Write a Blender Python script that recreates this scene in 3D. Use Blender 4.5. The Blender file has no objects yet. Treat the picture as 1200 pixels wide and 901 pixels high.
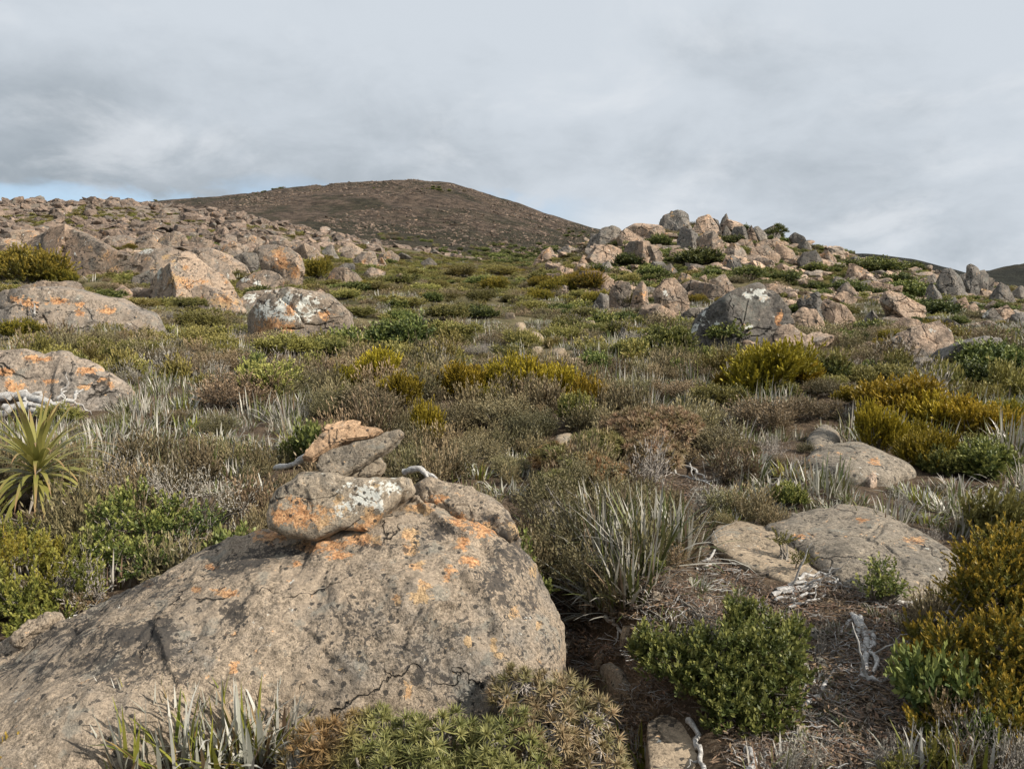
import bpy, bmesh, math, random
import numpy as np
from mathutils import Vector
from mathutils.bvhtree import BVHTree

# ------------------------------------------------------------------ camera geometry (photo is 1200 x 901)
F, CX, CY = 873.0, 600.0, 450.5
P = math.radians(7.8)
CZ = 1.65
SP, CP = math.sin(P), math.cos(P)
scene = bpy.context.scene
COL = scene.collection
rad = math.radians


def zrel(v, Y):
    return Y * np.tan(np.arctan((CY - v) / F) - P)


def at(u, v, Y):
    z = zrel(v, Y)
    return (u - CX) / F * (Y * CP - z * SP), Y, CZ + z


def proj(X, Y, Z):
    z = Z - CZ
    d = np.maximum(Y * CP - z * SP, 1e-3)
    return CX + F * X / d, CY - F * (Y * SP + z * CP) / d


# ------------------------------------------------------------------ noise
def _h(ix, iy, iz, s):
    n = (ix * 73856093) ^ (iy * 19349663) ^ (iz * 83492791) ^ (s * 40503 + 977)
    n = n & 0xFFFFFFFF
    n = ((n ^ (n >> 13)) * 1274126177) & 0xFFFFFFFF
    n = ((n ^ (n >> 15)) * 668265263) & 0xFFFFFFFF
    n = n ^ (n >> 16)
    return n / 2147483648.0 - 1.0


def vnoise(p, s=0):
    p = np.asarray(p, float)
    i = np.floor(p).astype(np.int64)
    f = p - i
    f = f * f * f * (f * (f * 6 - 15) + 10)
    x, y, z = i[:, 0], i[:, 1], i[:, 2]
    fx, fy, fz = f[:, 0], f[:, 1], f[:, 2]
    r = 0
    for dx in (0, 1):
        for dy in (0, 1):
            for dz in (0, 1):
                w = (fx if dx else 1 - fx) * (fy if dy else 1 - fy) * (fz if dz else 1 - fz)
                r = r + w * _h(x + dx, y + dy, z + dz, s)
    return r


def fbm(p, octv=4, s=0, gain=0.5):
    p = np.asarray(p, float)
    a, r, t = 1.0, 0, 0
    for k in range(octv):
        r = r + a * vnoise(p * 2.03 ** k + k * 17.3, s + k)
        t += a
        a *= gain
    return r / t * 1.6


def n2(X, Y, sc, octv=4, s=0):
    X = np.atleast_1d(np.asarray(X, float)); Y = np.atleast_1d(np.asarray(Y, float))
    return fbm(np.stack([X / sc, Y / sc, np.full(X.shape, 0.37 + s)], 1), octv, s)


def sstep(a, b, x):
    t = np.clip((x - a) / (b - a), 0, 1)
    return t * t * (3 - 2 * t)


# ------------------------------------------------------------------ terrain
def pchip(x, y, xq):
    """monotone cubic along the last axis of y"""
    x = np.asarray(x, float); y = np.asarray(y, float)
    h = np.diff(x); d = np.diff(y, axis=-1) / h
    m = np.zeros_like(y)
    s = d[..., :-1] * d[..., 1:] > 0
    w1 = 2 * h[1:] + h[:-1]; w2 = h[1:] + 2 * h[:-1]
    with np.errstate(divide='ignore', invalid='ignore'):
        hm = (w1 + w2) / (w1 / d[..., :-1] + w2 / d[..., 1:])
    m[..., 1:-1] = np.where(s, hm, 0)
    m[..., 0] = d[..., 0]; m[..., -1] = d[..., -1]
    k = np.clip(np.searchsorted(x, xq) - 1, 0, len(x) - 2)
    t = (xq - x[k]) / h[k]
    t = np.clip(t, 0, 1)
    y0, y1, m0, m1 = y[..., k], y[..., k + 1], m[..., k] * h[k], m[..., k + 1] * h[k]
    return (2 * t**3 - 3 * t**2 + 1) * y0 + (t**3 - 2 * t**2 + t) * m0 + (-2 * t**3 + 3 * t**2) * y1 + (t**3 - t**2) * m1


UC = [-500, 0, 100, 250, 350, 450, 520, 600, 660, 720, 800, 850, 900, 1000, 1060, 1120, 1200, 1700]
flat = lambda Y: [float(CY + F * math.tan(math.atan(CZ / Y) - P))] * len(UC)
ROWS = [
    (1.0, flat(1.0)), (1.5, flat(1.5)), (2.2, flat(2.2)), (3.2, flat(3.2)), (4.5, flat(4.5)), (6.5, flat(6.5)), (9.5, flat(9.5)), (13, [441] * 18),
    (20, [396, 397, 398, 400, 402, 403, 404, 404, 403, 402, 401, 401, 402, 404, 406, 408, 408, 408]),
    (30, [367, 368, 369, 371, 374, 377, 378, 378, 377, 375, 373, 373, 375, 380, 383, 386, 386, 386]),
    (45, [335, 336, 337, 342, 346, 350, 352, 353, 351, 347, 343, 343, 347, 356, 362, 368, 370, 372]),
    (60, [311, 312, 313, 320, 328, 334, 336, 337, 332, 325, 318, 317, 322, 337, 346, 353, 357, 360]),
    (78, [290, 291, 291, 298, 309, 319, 323, 325, 314, 300, 288, 288, 296, 316, 330, 338, 347, 352]),
    (95, [277, 278, 276, 284, 297, 311, 316, 317, 298, 279, 264, 268, 278, 303, 318, 326, 342, 350]),
    (112, [266, 266, 263, 272, 288, 304, 310, 313, 302, 284, 272, 278, 286, 310, 322, 334, 345, 352]),
    (150, [242, 240, 237, 250, 268, 288, 300, 310, 310, 308, 305, 306, 310, 322, 332, 342, 350, 356]),
    (210, [252, 252, 252, 266, 284, 300, 306, 311, 314, 316, 316, 318, 322, 330, 336, 344, 350, 352]),
    (350, [262, 262, 262, 268, 282, 296, 302, 307, 310, 312, 310, 306, 300, 298, 304, 318, 334, 336]),
    (520, [258, 256, 252, 254, 266, 278, 286, 296, 302, 308, 312, 316, 318, 318, 320, 324, 309, 280]),
    (950, [246, 244, 241, 231, 220, 212, 214, 236, 256, 272, 290, 300, 306, 316, 320, 324, 326, 310]),
    (1400, [280, 278, 274, 262, 250, 240, 246, 262, 280, 296, 310, 318, 320, 326, 328, 328, 330, 328]),
    (6000, [331] * 18),
]
LY = np.log([r[0] for r in ROWS])
UD = np.arange(-500, 1701, 10.0)
LYD = np.linspace(LY[0], LY[-1], 500)
_v = pchip(np.array(UC, float), np.array([r[1] for r in ROWS], float), UD)          # rows x UD
_vd = pchip(LY, _v.T, LYD)                                                        # UD x LYD
ZD = zrel(_vd, np.exp(LYD)[None, :])


def _lookup(u, Y):
    fu = np.clip((u - UD[0]) / 10.0, 0, len(UD) - 1.001)
    fy = np.clip((np.log(np.maximum(Y, 1.0)) - LYD[0]) / (LYD[1] - LYD[0]), 0, len(LYD) - 1.001)
    i = fu.astype(int); j = fy.astype(int); a = fu - i; b = fy - j
    return ZD[i, j] * (1 - a) * (1 - b) + ZD[i + 1, j] * a * (1 - b) + ZD[i, j + 1] * (1 - a) * b + ZD[i + 1, j + 1] * a * b


def H(X, Y):
    X = np.atleast_1d(np.asarray(X, float)); Y = np.atleast_1d(np.asarray(Y, float))
    Yc = np.maximum(Y, 1.0)
    z = np.full(X.shape, -CZ)
    for _ in range(3):
        u = CX + F * X / (Yc * CP - z * SP)
        z = _lookup(u, Yc)
    z = z + CZ
    z = z + 0.06 * n2(X, Y, 0.9, 3, 3) * (1 - sstep(25, 60, Y)) + 0.16 * n2(X, Y, 2.2, 3, 4) * sstep(5, 12, Y) * (1 - sstep(60, 120, Y))
    z = z + 0.30 * n2(X, Y, 5.0, 3, 5) * sstep(7, 22, Y) * (1 - sstep(200, 400, Y))
    z = z + (2.0 * n2(X, Y, 45.0, 4, 7) - 6.0 * np.maximum(0, 0.35 - np.abs(n2(X, Y, 95.0, 3, 9)))) * sstep(220, 500, Y)
    # hollow beside the big boulder, where the track runs
    d = np.abs(X - (0.42 - 0.09 * (Y - 3.0)))
    z = z - 0.34 * np.exp(-(d / 0.2) ** 2) * sstep(2.2, 2.7, Y) * (1 - sstep(4.3, 5.2, Y))
    z = z + 0.20 * np.exp(-((X - 0.78) / 0.24) ** 2 - ((Y - 3.75) / 0.55) ** 2)
    return z


def ground_at(u, v, ymax=118.0):
    Y = np.exp(np.linspace(math.log(1.6), math.log(ymax), 700))
    z = zrel(v, Y)
    X = (u - CX) / F * (Y * CP - z * SP)
    _, vv = proj(X, Y, H(X, Y))
    k = np.nonzero(vv <= v)[0]
    j = int(k[0]) if len(k) else int(np.argmin(vv))
    return float(X[j]), float(Y[j]), float(H(X[j], Y[j])[0])


# ------------------------------------------------------------------ mesh helpers
def make_mesh(name, V, groups, mats, attrs=None, smooth=True, fattr=None):
    """groups: list of (faces n x k, material index)"""
    me = bpy.data.meshes.new(name)
    V = np.asarray(V, np.float32)
    me.vertices.add(len(V)); me.vertices.foreach_set('co', V.ravel())
    groups = [(np.asarray(f, np.int32), m) for f, m in groups if len(f)]
    loops = np.concatenate([f.ravel() for f, _ in groups])
    tot = np.concatenate([np.full(len(f), f.shape[1], np.int32) for f, _ in groups])
    st = np.concatenate([[0], np.cumsum(tot)[:-1]]).astype(np.int32)
    mi = np.concatenate([np.full(len(f), m, np.int32) for f, m in groups])
    me.loops.add(len(loops)); me.loops.foreach_set('vertex_index', loops)
    me.polygons.add(len(tot)); me.polygons.foreach_set('loop_start', st)
    me.polygons.foreach_set('loop_total', tot)
    me.polygons.foreach_set('material_index', mi)
    me.polygons.foreach_set('use_smooth', np.full(len(tot), smooth))
    for m in mats:
        me.materials.append(m)
    for k, a in (attrs or {}).items():
        at_ = me.attributes.new(k, 'FLOAT', 'POINT'); at_.data.foreach_set('value', np.asarray(a, np.float32))
    me.update(calc_edges=True); me.validate()
    return me


def link(name, me, parent=None, loc=None):
    o = bpy.data.objects.new(name, me); COL.objects.link(o)
    if parent is not None:
        o.parent = parent
    if loc is not None:
        o.location = loc
    return o


ALL = []          # every thing, for automatic labels


def tag(o, label=None, cat=None, group=None, kind=None):
    if label: o['label'] = label
    if cat: o['category'] = cat
    if group: o['group'] = group
    if kind: o['kind'] = kind
    return o


def auto(o, desc, cat, group, px, sortkey=None):
    """register a thing whose label is composed at the end from its look and its neighbours"""
    o['category'] = cat; o['group'] = group
    ALL.append((o, desc, px))
    return o


# ------------------------------------------------------------------ materials
def new_mat(name):
    m = bpy.data.materials.new(name); m.use_nodes = True
    nt = m.node_tree; nt.nodes.clear()
    return m, nt


def N(nt, t, **kw):
    n = nt.nodes.new(t)
    for k, v in kw.items():
        if k.startswith('i_'):
            n.inputs[k[2:].replace('_', ' ')].default_value = v
        else:
            setattr(n, k, v)
    return n


def L(nt, a, b):
    nt.links.new(a, b)


def mathn(nt, op, a, b=None, clamp=False):
    n = nt.nodes.new('ShaderNodeMath'); n.operation = op; n.use_clamp = clamp
    for i, x in enumerate((a, b)):
        if x is None: continue
        if isinstance(x, (int, float)): n.inputs[i].default_value = x
        else: L(nt, x, n.inputs[i])
    return n.outputs[0]


def mixc(nt, f, a, b, mode='MIX'):
    n = nt.nodes.new('ShaderNodeMix'); n.data_type = 'RGBA'; n.blend_type = mode
    for k, x in ((0, f), (6, a), (7, b)):
        if isinstance(x, (int, float)): n.inputs[k].default_value = x
        elif isinstance(x, tuple): n.inputs[k].default_value = (*x, 1)
        else: L(nt, x, n.inputs[k])
    return n.outputs[2]


def ramp01(nt, x, a, b):
    n = nt.nodes.new('ShaderNodeMapRange'); n.interpolation_type = 'SMOOTHSTEP'
    L(nt, x, n.inputs[0]); n.inputs[1].default_value = a; n.inputs[2].default_value = b
    return n.outputs[0]


def noise(nt, vec, scale, detail=4, rough=0.55, dist=0.0):
    n = nt.nodes.new('ShaderNodeTexNoise'); n.inputs['Scale'].default_value = scale
    n.inputs['Detail'].default_value = detail; n.inputs['Roughness'].default_value = rough
    n.inputs['Distortion'].default_value = dist
    L(nt, vec, n.inputs['Vector'])
    return n.outputs[0]


def attr(nt, name):
    n = nt.nodes.new('ShaderNodeAttribute'); n.attribute_name = name
    return n.outputs['Fac']


def rock_mat(name, tan, grey, orange=0.0, black=0.3, white=0.0, s=1.0, bump=0.5, greymix=0.5, shift=True, bsc=11.0, crack=1.3, cwid=0.035, dots=14.0):
    """s: patches per metre"""
    m, nt = new_mat(name)
    tc = N(nt, 'ShaderNodeTexCoord'); oi = N(nt, 'ShaderNodeObjectInfo')
    if shift:
        sc = N(nt, 'ShaderNodeVectorMath', operation='MULTIPLY_ADD')
        L(nt, oi.outputs['Random'], sc.inputs[0]); sc.inputs[1].default_value = (91.7, 53.1, 37.9)
        L(nt, tc.outputs['Object'], sc.inputs[2]); vec = sc.outputs[0]
    else:
        vec = tc.outputs['Object']
    big = noise(nt, vec, 0.9 * s, 3)
    mid = noise(nt, vec, 4.0 * s, 6, 0.62, 0.3)
    grain = noise(nt, vec, 38 * s, 3, 0.75)
    fine = noise(nt, vec, 110 * s, 2, 0.8)
    g = ramp01(nt, mathn(nt, 'ADD', mathn(nt, 'MULTIPLY', big, 0.6), mathn(nt, 'MULTIPLY', mid, 0.4)), 0.62 - greymix * 0.3, 0.78 - greymix * 0.3)
    # individual rocks differ a little
    g = mathn(nt, 'ADD', g, mathn(nt, 'MULTIPLY', mathn(nt, 'SUBTRACT', oi.outputs['Random'], 0.5), 0.5), True)
    col = mixc(nt, g, tan, grey)
    sp = noise(nt, vec, 15 * s, 4, 0.7)
    gv = mathn(nt, 'ADD', mathn(nt, 'ADD', mathn(nt, 'MULTIPLY', grain, 1.0), mathn(nt, 'MULTIPLY', fine, 0.6)), mathn(nt, 'MULTIPLY', sp, 0.6))
    gm = N(nt, 'ShaderNodeMapRange'); L(nt, gv, gm.inputs[0])
    gm.inputs[1].default_value = 0.88; gm.inputs[2].default_value = 1.32; gm.inputs[3].default_value = 0.34; gm.inputs[4].default_value = 1.85
    cc = N(nt, 'ShaderNodeCombineColor')
    for i in range(3): L(nt, gm.outputs[0], cc.inputs[i])
    col = mixc(nt, 1.0, col, cc.outputs[0], 'MULTIPLY')
    if shift:
        hv = N(nt, 'ShaderNodeHueSaturation'); L(nt, col, hv.inputs['Color'])
        L(nt, mathn(nt, 'ADD', 0.72, mathn(nt, 'MULTIPLY', mathn(nt, 'FRACT', mathn(nt, 'MULTIPLY', oi.outputs['Random'], 7.3)), 0.56)), hv.inputs['Value'])
        col = hv.outputs[0]
    # weathering blotches: pale and dark areas of the stone
    bl = ramp01(nt, noise(nt, vec, 1.9 * s, 6, 0.65, 0.6), 0.5, 0.64)
    col = mixc(nt, mathn(nt, 'MULTIPLY', bl, 0.5), col, tuple(min(1, c * 1.45) for c in tan))
    dkb = ramp01(nt, noise(nt, vec, 2.6 * s, 7, 0.7, 1.0), 0.53, 0.66)
    col = mixc(nt, mathn(nt, 'MULTIPLY', dkb, 0.55), col, tuple(c * 0.42 for c in grey))
    # greyish-green crust lichen
    cr = ramp01(nt, noise(nt, vec, 3.1 * s, 6, 0.66, 0.2), 0.56, 0.64)
    col = mixc(nt, mathn(nt, 'MULTIPLY', cr, 0.4), col, (0.19, 0.195, 0.17))
    # fissures
    dv = N(nt, 'ShaderNodeVectorMath', operation='MULTIPLY_ADD'); dn = N(nt, 'ShaderNodeTexNoise'); dn.inputs['Scale'].default_value = 2.5 * s; dn.inputs['Detail'].default_value = 5
    L(nt, vec, dn.inputs['Vector']); L(nt, dn.outputs['Color'], dv.inputs[0]); dv.inputs[1].default_value = (0.55 / s,) * 3
    mpv = N(nt, 'ShaderNodeMapping'); mpv.inputs['Scale'].default_value = (1.0, 1.0, 1.9); mpv.inputs['Rotation'].default_value = (0.5, 0.3, 0.2); L(nt, vec, mpv.inputs[0]); L(nt, mpv.outputs[0], dv.inputs[2])
    ve = N(nt, 'ShaderNodeTexVoronoi', feature='DISTANCE_TO_EDGE'); ve.inputs['Scale'].default_value = crack * s; L(nt, dv.outputs[0], ve.inputs['Vector'])
    cw = mathn(nt, 'MULTIPLY', ramp01(nt, noise(nt, vec, 1.7 * s, 3), 0.46, 0.64), cwid)
    fis = mathn(nt, 'SUBTRACT', 1.0, mathn(nt, 'DIVIDE', ve.outputs['Distance'], mathn(nt, 'ADD', cw, 0.0005)), True)
    col = mixc(nt, mathn(nt, 'MULTIPLY', fis, 0.85), col, (0.03, 0.025, 0.02))
    # white lichen
    vor = N(nt, 'ShaderNodeTexVoronoi'); vor.inputs['Scale'].default_value = 7.0 * s; vor.inputs['Randomness'].default_value = 1
    wv = noise(nt, vec, 9 * s, 5, 0.7)
    vv = N(nt, 'ShaderNodeVectorMath', operation='ADD'); L(nt, vec, vv.inputs[0])
    cmb = N(nt, 'ShaderNodeCombineXYZ')
    for i in range(3): L(nt, mathn(nt, 'MULTIPLY', wv, 0.12 / s), cmb.inputs[i])
    L(nt, cmb.outputs[0], vv.inputs[1]); L(nt, vv.outputs[0], vor.inputs['Vector'])
    wm = mathn(nt, 'ADD', mathn(nt, 'ADD', mathn(nt, 'MULTIPLY', attr(nt, 'white'), 1.42), mathn(nt, 'SUBTRACT', 0.30, vor.outputs['Distance'])),
               mathn(nt, 'MULTIPLY', mathn(nt, 'SUBTRACT', mid, 0.5), 2.6))
    if white:
        wm = mathn(nt, 'ADD', wm, mathn(nt, 'MULTIPLY', ramp01(nt, noise(nt, vec, 1.3 * s, 4), 0.62 - 0.1 * white, 0.72 - 0.1 * white), 0.75))
    wm = mathn(nt, 'ADD', wm, mathn(nt, 'MULTIPLY', mathn(nt, 'SUBTRACT', sp, 0.5), 4.2))
    wmask = mathn(nt, 'MULTIPLY', ramp01(nt, wm, 0.74, 1.0), 0.9)
    wcol = mixc(nt, grain, (0.40, 0.40, 0.36), (0.70, 0.70, 0.64))
    col = mixc(nt, wmask, col, wcol)
    # orange lichen
    on = noise(nt, vec, 9 * s, 8, 0.78, 0.4)
    om = mathn(nt, 'ADD', attr(nt, 'orange'), mathn(nt, 'MULTIPLY', mathn(nt, 'SUBTRACT', on, 0.5), 2.6))
    if orange:
        ob = ramp01(nt, noise(nt, vec, 1.5 * s, 4, 0.55, 0.4), 0.62 - 0.16 * orange, 0.74 - 0.16 * orange)
        om = mathn(nt, 'ADD', om, mathn(nt, 'MULTIPLY', ob, 0.62))
    om = mathn(nt, 'ADD', om, mathn(nt, 'MULTIPLY', mathn(nt, 'SUBTRACT', sp, 0.5), 2.6))
    omask = ramp01(nt, om, 0.46, 0.66)
    ocol = mixc(nt, ramp01(nt, sp, 0.38, 0.62), (0.29, 0.125, 0.048), (0.38, 0.215, 0.105))
    ocol = mixc(nt, ramp01(nt, big, 0.45, 0.6), ocol, (0.30, 0.205, 0.11))
    ocol = mixc(nt, 1.0, ocol, cc.outputs[0], 'MULTIPLY')
    col = mixc(nt, mathn(nt, 'MULTIPLY', omask, 0.9), col, ocol)
    # black lichen spots and smears
    b1 = noise(nt, vec, bsc * s, 6, 0.74, 0.4)
    bb = noise(nt, vec, 1.1 * s, 3)
    bm = mathn(nt, 'ADD', mathn(nt, 'ADD', b1, mathn(nt, 'MULTIPLY', mathn(nt, 'SUBTRACT', bb, 0.5), 0.55)), mathn(nt, 'MULTIPLY', attr(nt, 'black'), 0.17))
    bmask = ramp01(nt, bm, 0.70 - 0.2 * black, 0.74 - 0.2 * black)
    col = mixc(nt, mathn(nt, 'MULTIPLY', bmask, 0.85), col, (0.035, 0.032, 0.03))
    # separate round spots of black lichen
    vd = N(nt, 'ShaderNodeTexVoronoi'); vd.inputs['Scale'].default_value = dots * s
    vo = N(nt, 'ShaderNodeVectorMath', operation='MULTIPLY_ADD'); dn2 = N(nt, 'ShaderNodeTexNoise'); dn2.inputs['Scale'].default_value = dots * 2 * s; dn2.inputs['Detail'].default_value = 3
    L(nt, vec, dn2.inputs['Vector']); L(nt, dn2.outputs['Color'], vo.inputs[0]); vo.inputs[1].default_value = (0.55 / (dots * s),) * 3; L(nt, vec, vo.inputs[2]); L(nt, vo.outputs[0], vd.inputs['Vector'])
    sc2 = N(nt, 'ShaderNodeSeparateColor'); L(nt, vd.outputs['Color'], sc2.inputs[0])
    rr = mathn(nt, 'MULTIPLY', sc2.outputs[0], 0.46)
    pres = ramp01(nt, mathn(nt, 'ADD', mathn(nt, 'ADD', sc2.outputs[1], mathn(nt, 'MULTIPLY', attr(nt, 'black'), 0.35)), mathn(nt, 'MULTIPLY', mathn(nt, 'SUBTRACT', bb, 0.5), 1.6)), 0.64, 0.68)
    dm = mathn(nt, 'MULTIPLY', pres, ramp01(nt, mathn(nt, 'SUBTRACT', rr, vd.outputs['Distance']), 0.0, 0.05))
    col = mixc(nt, mathn(nt, 'MULTIPLY', dm, 0.88), col, (0.03, 0.028, 0.026))
    bs = N(nt, 'ShaderNodeBsdfPrincipled'); L(nt, col, bs.inputs['Base Color'])
    bs.inputs['Roughness'].default_value = 0.92; bs.inputs['Specular IOR Level'].default_value = 0.25
    hgt = mathn(nt, 'ADD', mathn(nt, 'SUBTRACT', mid, mathn(nt, 'MULTIPLY', fis, 1.3)), mathn(nt, 'ADD', mathn(nt, 'MULTIPLY', grain, 0.22), mathn(nt, 'MULTIPLY', fine, 0.06)))
    bp = N(nt, 'ShaderNodeBump'); bp.inputs['Strength'].default_value = bump; bp.inputs['Distance'].default_value = 0.05 / s
    L(nt, hgt, bp.inputs['Height']); L(nt, bp.outputs[0], bs.inputs['Normal'])
    out = N(nt, 'ShaderNodeOutputMaterial'); L(nt, bs.outputs[0], out.inputs[0])
    return m


def leaf_mat(name, a, b, tip=None, var=0.35, trans=0.25, rough=0.55, hue=None, patch=None, ramp=None):
    """a..b by a random value of each leaf, tip colour towards the young end of the sprig, a per-plant brightness and hue shift"""
    m, nt = new_mat(name)
    oi = N(nt, 'ShaderNodeObjectInfo')
    col = mixc(nt, attr(nt, 'v'), a, b)
    if ramp:
        cr = N(nt, 'ShaderNodeValToRGB'); L(nt, attr(nt, 'v'), cr.inputs[0]); el = cr.color_ramp.elements
        while len(el) < len(ramp): el.new(0.5)
        for e, (q, c) in zip(el, ramp): e.position = q; e.color = (*c, 1)
        col = cr.outputs[0]
    if tip:
        col = mixc(nt, ramp01(nt, attr(nt, 't'), 0.55, 1.0), col, tip)
    if hue:
        col = mixc(nt, mathn(nt, 'MULTIPLY', oi.outputs['Random'], 0.8), col, hue)
    if patch:
        g = N(nt, 'ShaderNodeNewGeometry')
        pn = ramp01(nt, noise(nt, g.outputs['Position'], 1.3, 3), 0.5, 0.66)
        col = mixc(nt, mathn(nt, 'MULTIPLY', pn, 0.75), col, patch)
    hs = N(nt, 'ShaderNodeHueSaturation'); L(nt, col, hs.inputs['Color'])
    r2 = mathn(nt, 'FRACT', mathn(nt, 'MULTIPLY', oi.outputs['Random'], 13.7))
    L(nt, mathn(nt, 'ADD', 1 - var, mathn(nt, 'MULTIPLY', r2, 2 * var)), hs.inputs['Value'])
    r3 = mathn(nt, 'FRACT', mathn(nt, 'MULTIPLY', oi.outputs['Random'], 71.3))
    L(nt, mathn(nt, 'ADD', 0.485, mathn(nt, 'MULTIPLY', r3, 0.03)), hs.inputs['Hue'])
    bs = N(nt, 'ShaderNodeBsdfPrincipled'); L(nt, hs.outputs[0], bs.inputs['Base Color'])
    bs.inputs['Roughness'].default_value = rough; bs.inputs['Specular IOR Level'].default_value = 0.3
    out = N(nt, 'ShaderNodeOutputMaterial')
    if trans:
        tr = N(nt, 'ShaderNodeBsdfTranslucent'); L(nt, hs.outputs[0], tr.inputs['Color'])
        mx = N(nt, 'ShaderNodeMixShader'); mx.inputs[0].default_value = trans
        L(nt, bs.outputs[0], mx.inputs[1]); L(nt, tr.outputs[0], mx.inputs[2]); L(nt, mx.outputs[0], out.inputs[0])
    else:
        L(nt, bs.outputs[0], out.inputs[0])
    return m


def wood_mat(name, a, b):
    m, nt = new_mat(name)
    tc = N(nt, 'ShaderNodeTexCoord')
    mp = N(nt, 'ShaderNodeMapping'); mp.inputs['Scale'].default_value = (30, 30, 30); L(nt, tc.outputs['Object'], mp.inputs[0])
    n = noise(nt, mp.outputs[0], 1.0, 5, 0.7, 1.5)
    col = mixc(nt, ramp01(nt, n, 0.35, 0.65), a, b)
    bs = N(nt, 'ShaderNodeBsdfPrincipled'); L(nt, col, bs.inputs['Base Color']); bs.inputs['Roughness'].default_value = 0.85
    bp = N(nt, 'ShaderNodeBump'); bp.inputs['Strength'].default_value = 0.6; bp.inputs['Distance'].default_value = 0.008
    L(nt, n, bp.inputs['Height']); L(nt, bp.outputs[0], bs.inputs['Normal'])
    out = N(nt, 'ShaderNodeOutputMaterial'); L(nt, bs.outputs[0], out.inputs[0])
    return m


M_HERO = rock_mat('weathered_dolerite', (0.225, 0.178, 0.13), (0.145, 0.126, 0.104), 0, 0.56, 0, 2.2, 1.0, 0.45, shift=False, bsc=15.0, crack=0.55, cwid=0.008, dots=17.0)
M_CAIRN = rock_mat('cairn_dolerite', (0.20, 0.163, 0.12), (0.14, 0.124, 0.103), 0, 0.05, 0, 3.2, 0.7, 0.5)
M_CTAN = rock_mat('tan_cairn_dolerite', (0.29, 0.19, 0.115), (0.215, 0.15, 0.10), 0, -0.1, 0, 3.5, 0.7, 0.3)
M_SLAB = rock_mat('path_slab_dolerite', (0.275, 0.215, 0.15), (0.23, 0.18, 0.13), 0, -0.5, 0, 2.0, 0.5, 0.4)
M_SLABD = rock_mat('dark_slab_dolerite', (0.15, 0.126, 0.097), (0.10, 0.088, 0.072), 0.1, 0.3, 0, 2.0, 0.6, 0.5)
M_LEFT = rock_mat('lichened_grey_dolerite', (0.255, 0.19, 0.138), (0.16, 0.134, 0.111), 0.45, 0.2, 0.1, 0.55, 0.8, 0.6)
M_WHITE = rock_mat('crusted_dolerite', (0.225, 0.178, 0.135), (0.15, 0.131, 0.112), 0, 0.2, 0, 0.8, 0.7, 0.7)
M_KNOLL = rock_mat('tan_dolerite', (0.30, 0.212, 0.15), (0.17, 0.14, 0.113), 0.5, 0.28, 0.15, 0.4, 0.8, 0.68)
M_GREY = rock_mat('grey_dolerite', (0.172, 0.147, 0.12), (0.112, 0.102, 0.091), 0.1, 0.25, 0.25, 0.4, 0.7, 0.8)
M_FIELD = rock_mat('field_dolerite', (0.165, 0.122, 0.093), (0.085, 0.071, 0.06), 0.1, 0.1, 0.05, 0.25, 0.6, 0.6)
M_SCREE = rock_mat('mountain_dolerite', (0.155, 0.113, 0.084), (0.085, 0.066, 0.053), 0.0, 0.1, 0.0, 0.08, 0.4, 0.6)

M_BROWN = leaf_mat('brown_heath_leaf', (0.055, 0.040, 0.022), (0.21, 0.155, 0.09), (0.28, 0.205, 0.115), 0.4, 0.1, hue=(0.15, 0.14, 0.065))
M_OLIVE = leaf_mat('olive_heath_leaf', (0.05, 0.06, 0.014), (0.19, 0.19, 0.048), (0.29, 0.26, 0.08), 0.42, 0.14, hue=(0.16, 0.125, 0.035))
M_DARKG = leaf_mat('dark_green_leaf', (0.03, 0.048, 0.011), (0.10, 0.125, 0.03), (0.19, 0.20, 0.055), 0.4, 0.12)
M_GREEN = leaf_mat('fresh_green_leaf', (0.045, 0.062, 0.013), (0.14, 0.155, 0.035), (0.26, 0.25, 0.07), 0.25, 0.2)
M_YELLOW = leaf_mat('golden_leaf', (0.14, 0.108, 0.010), (0.29, 0.222, 0.018), (0.42, 0.31, 0.028), 0.25, 0.2, hue=(0.16, 0.13, 0.015))
M_GOLDG = leaf_mat('golden_green_leaf', (0.07, 0.07, 0.013), (0.19, 0.16, 0.026), (0.31, 0.23, 0.035), 0.2, 0.25)
M_MIXED = leaf_mat('yellow_and_green_leaf', (0.09, 0.105, 0.02), (0.18, 0.17, 0.035), (0.28, 0.25, 0.06), 0.15, 0.25, patch=(0.30, 0.19, 0.025))
M_ROSE = leaf_mat('scoparia_leaf', (0.10, 0.115, 0.03), (0.27, 0.245, 0.09), None, 0.1, 0.2, patch=(0.27, 0.145, 0.07))
M_ROSEP = leaf_mat('pinkish_scoparia_leaf', (0.15, 0.14, 0.055), (0.33, 0.225, 0.135), None, 0.15, 0.2)
M_SILVER = leaf_mat('silver_blade', (0.09, 0.10, 0.035), (0.46, 0.43, 0.36), None, 0.2, 0.15, 0.4, ramp=[(0, (0.06, 0.075, 0.02)), (0.3, (0.17, 0.18, 0.06)), (0.36, (0.20, 0.135, 0.08)), (0.62, (0.16, 0.12, 0.085)), (0.7, (0.30, 0.28, 0.23)), (1, (0.50, 0.47, 0.40))])
M_ASTEL = leaf_mat('green_blade', (0.13, 0.16, 0.025), (0.48, 0.48, 0.39), None, 0.15, 0.2, 0.35, ramp=[(0, (0.10, 0.125, 0.02)), (0.3, (0.26, 0.25, 0.05)), (0.36, (0.30, 0.21, 0.06)), (0.6, (0.15, 0.11, 0.08)), (0.68, (0.27, 0.27, 0.22)), (1, (0.52, 0.50, 0.44))])
M_PAND = leaf_mat('strap_leaf', (0.17, 0.19, 0.04), (0.36, 0.34, 0.10), (0.36, 0.23, 0.11), 0.1, 0.3, 0.4)
M_GREYT = leaf_mat('dry_twig_leaf', (0.15, 0.13, 0.105), (0.40, 0.36, 0.31), None, 0.25, 0.0, 0.8)
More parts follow.
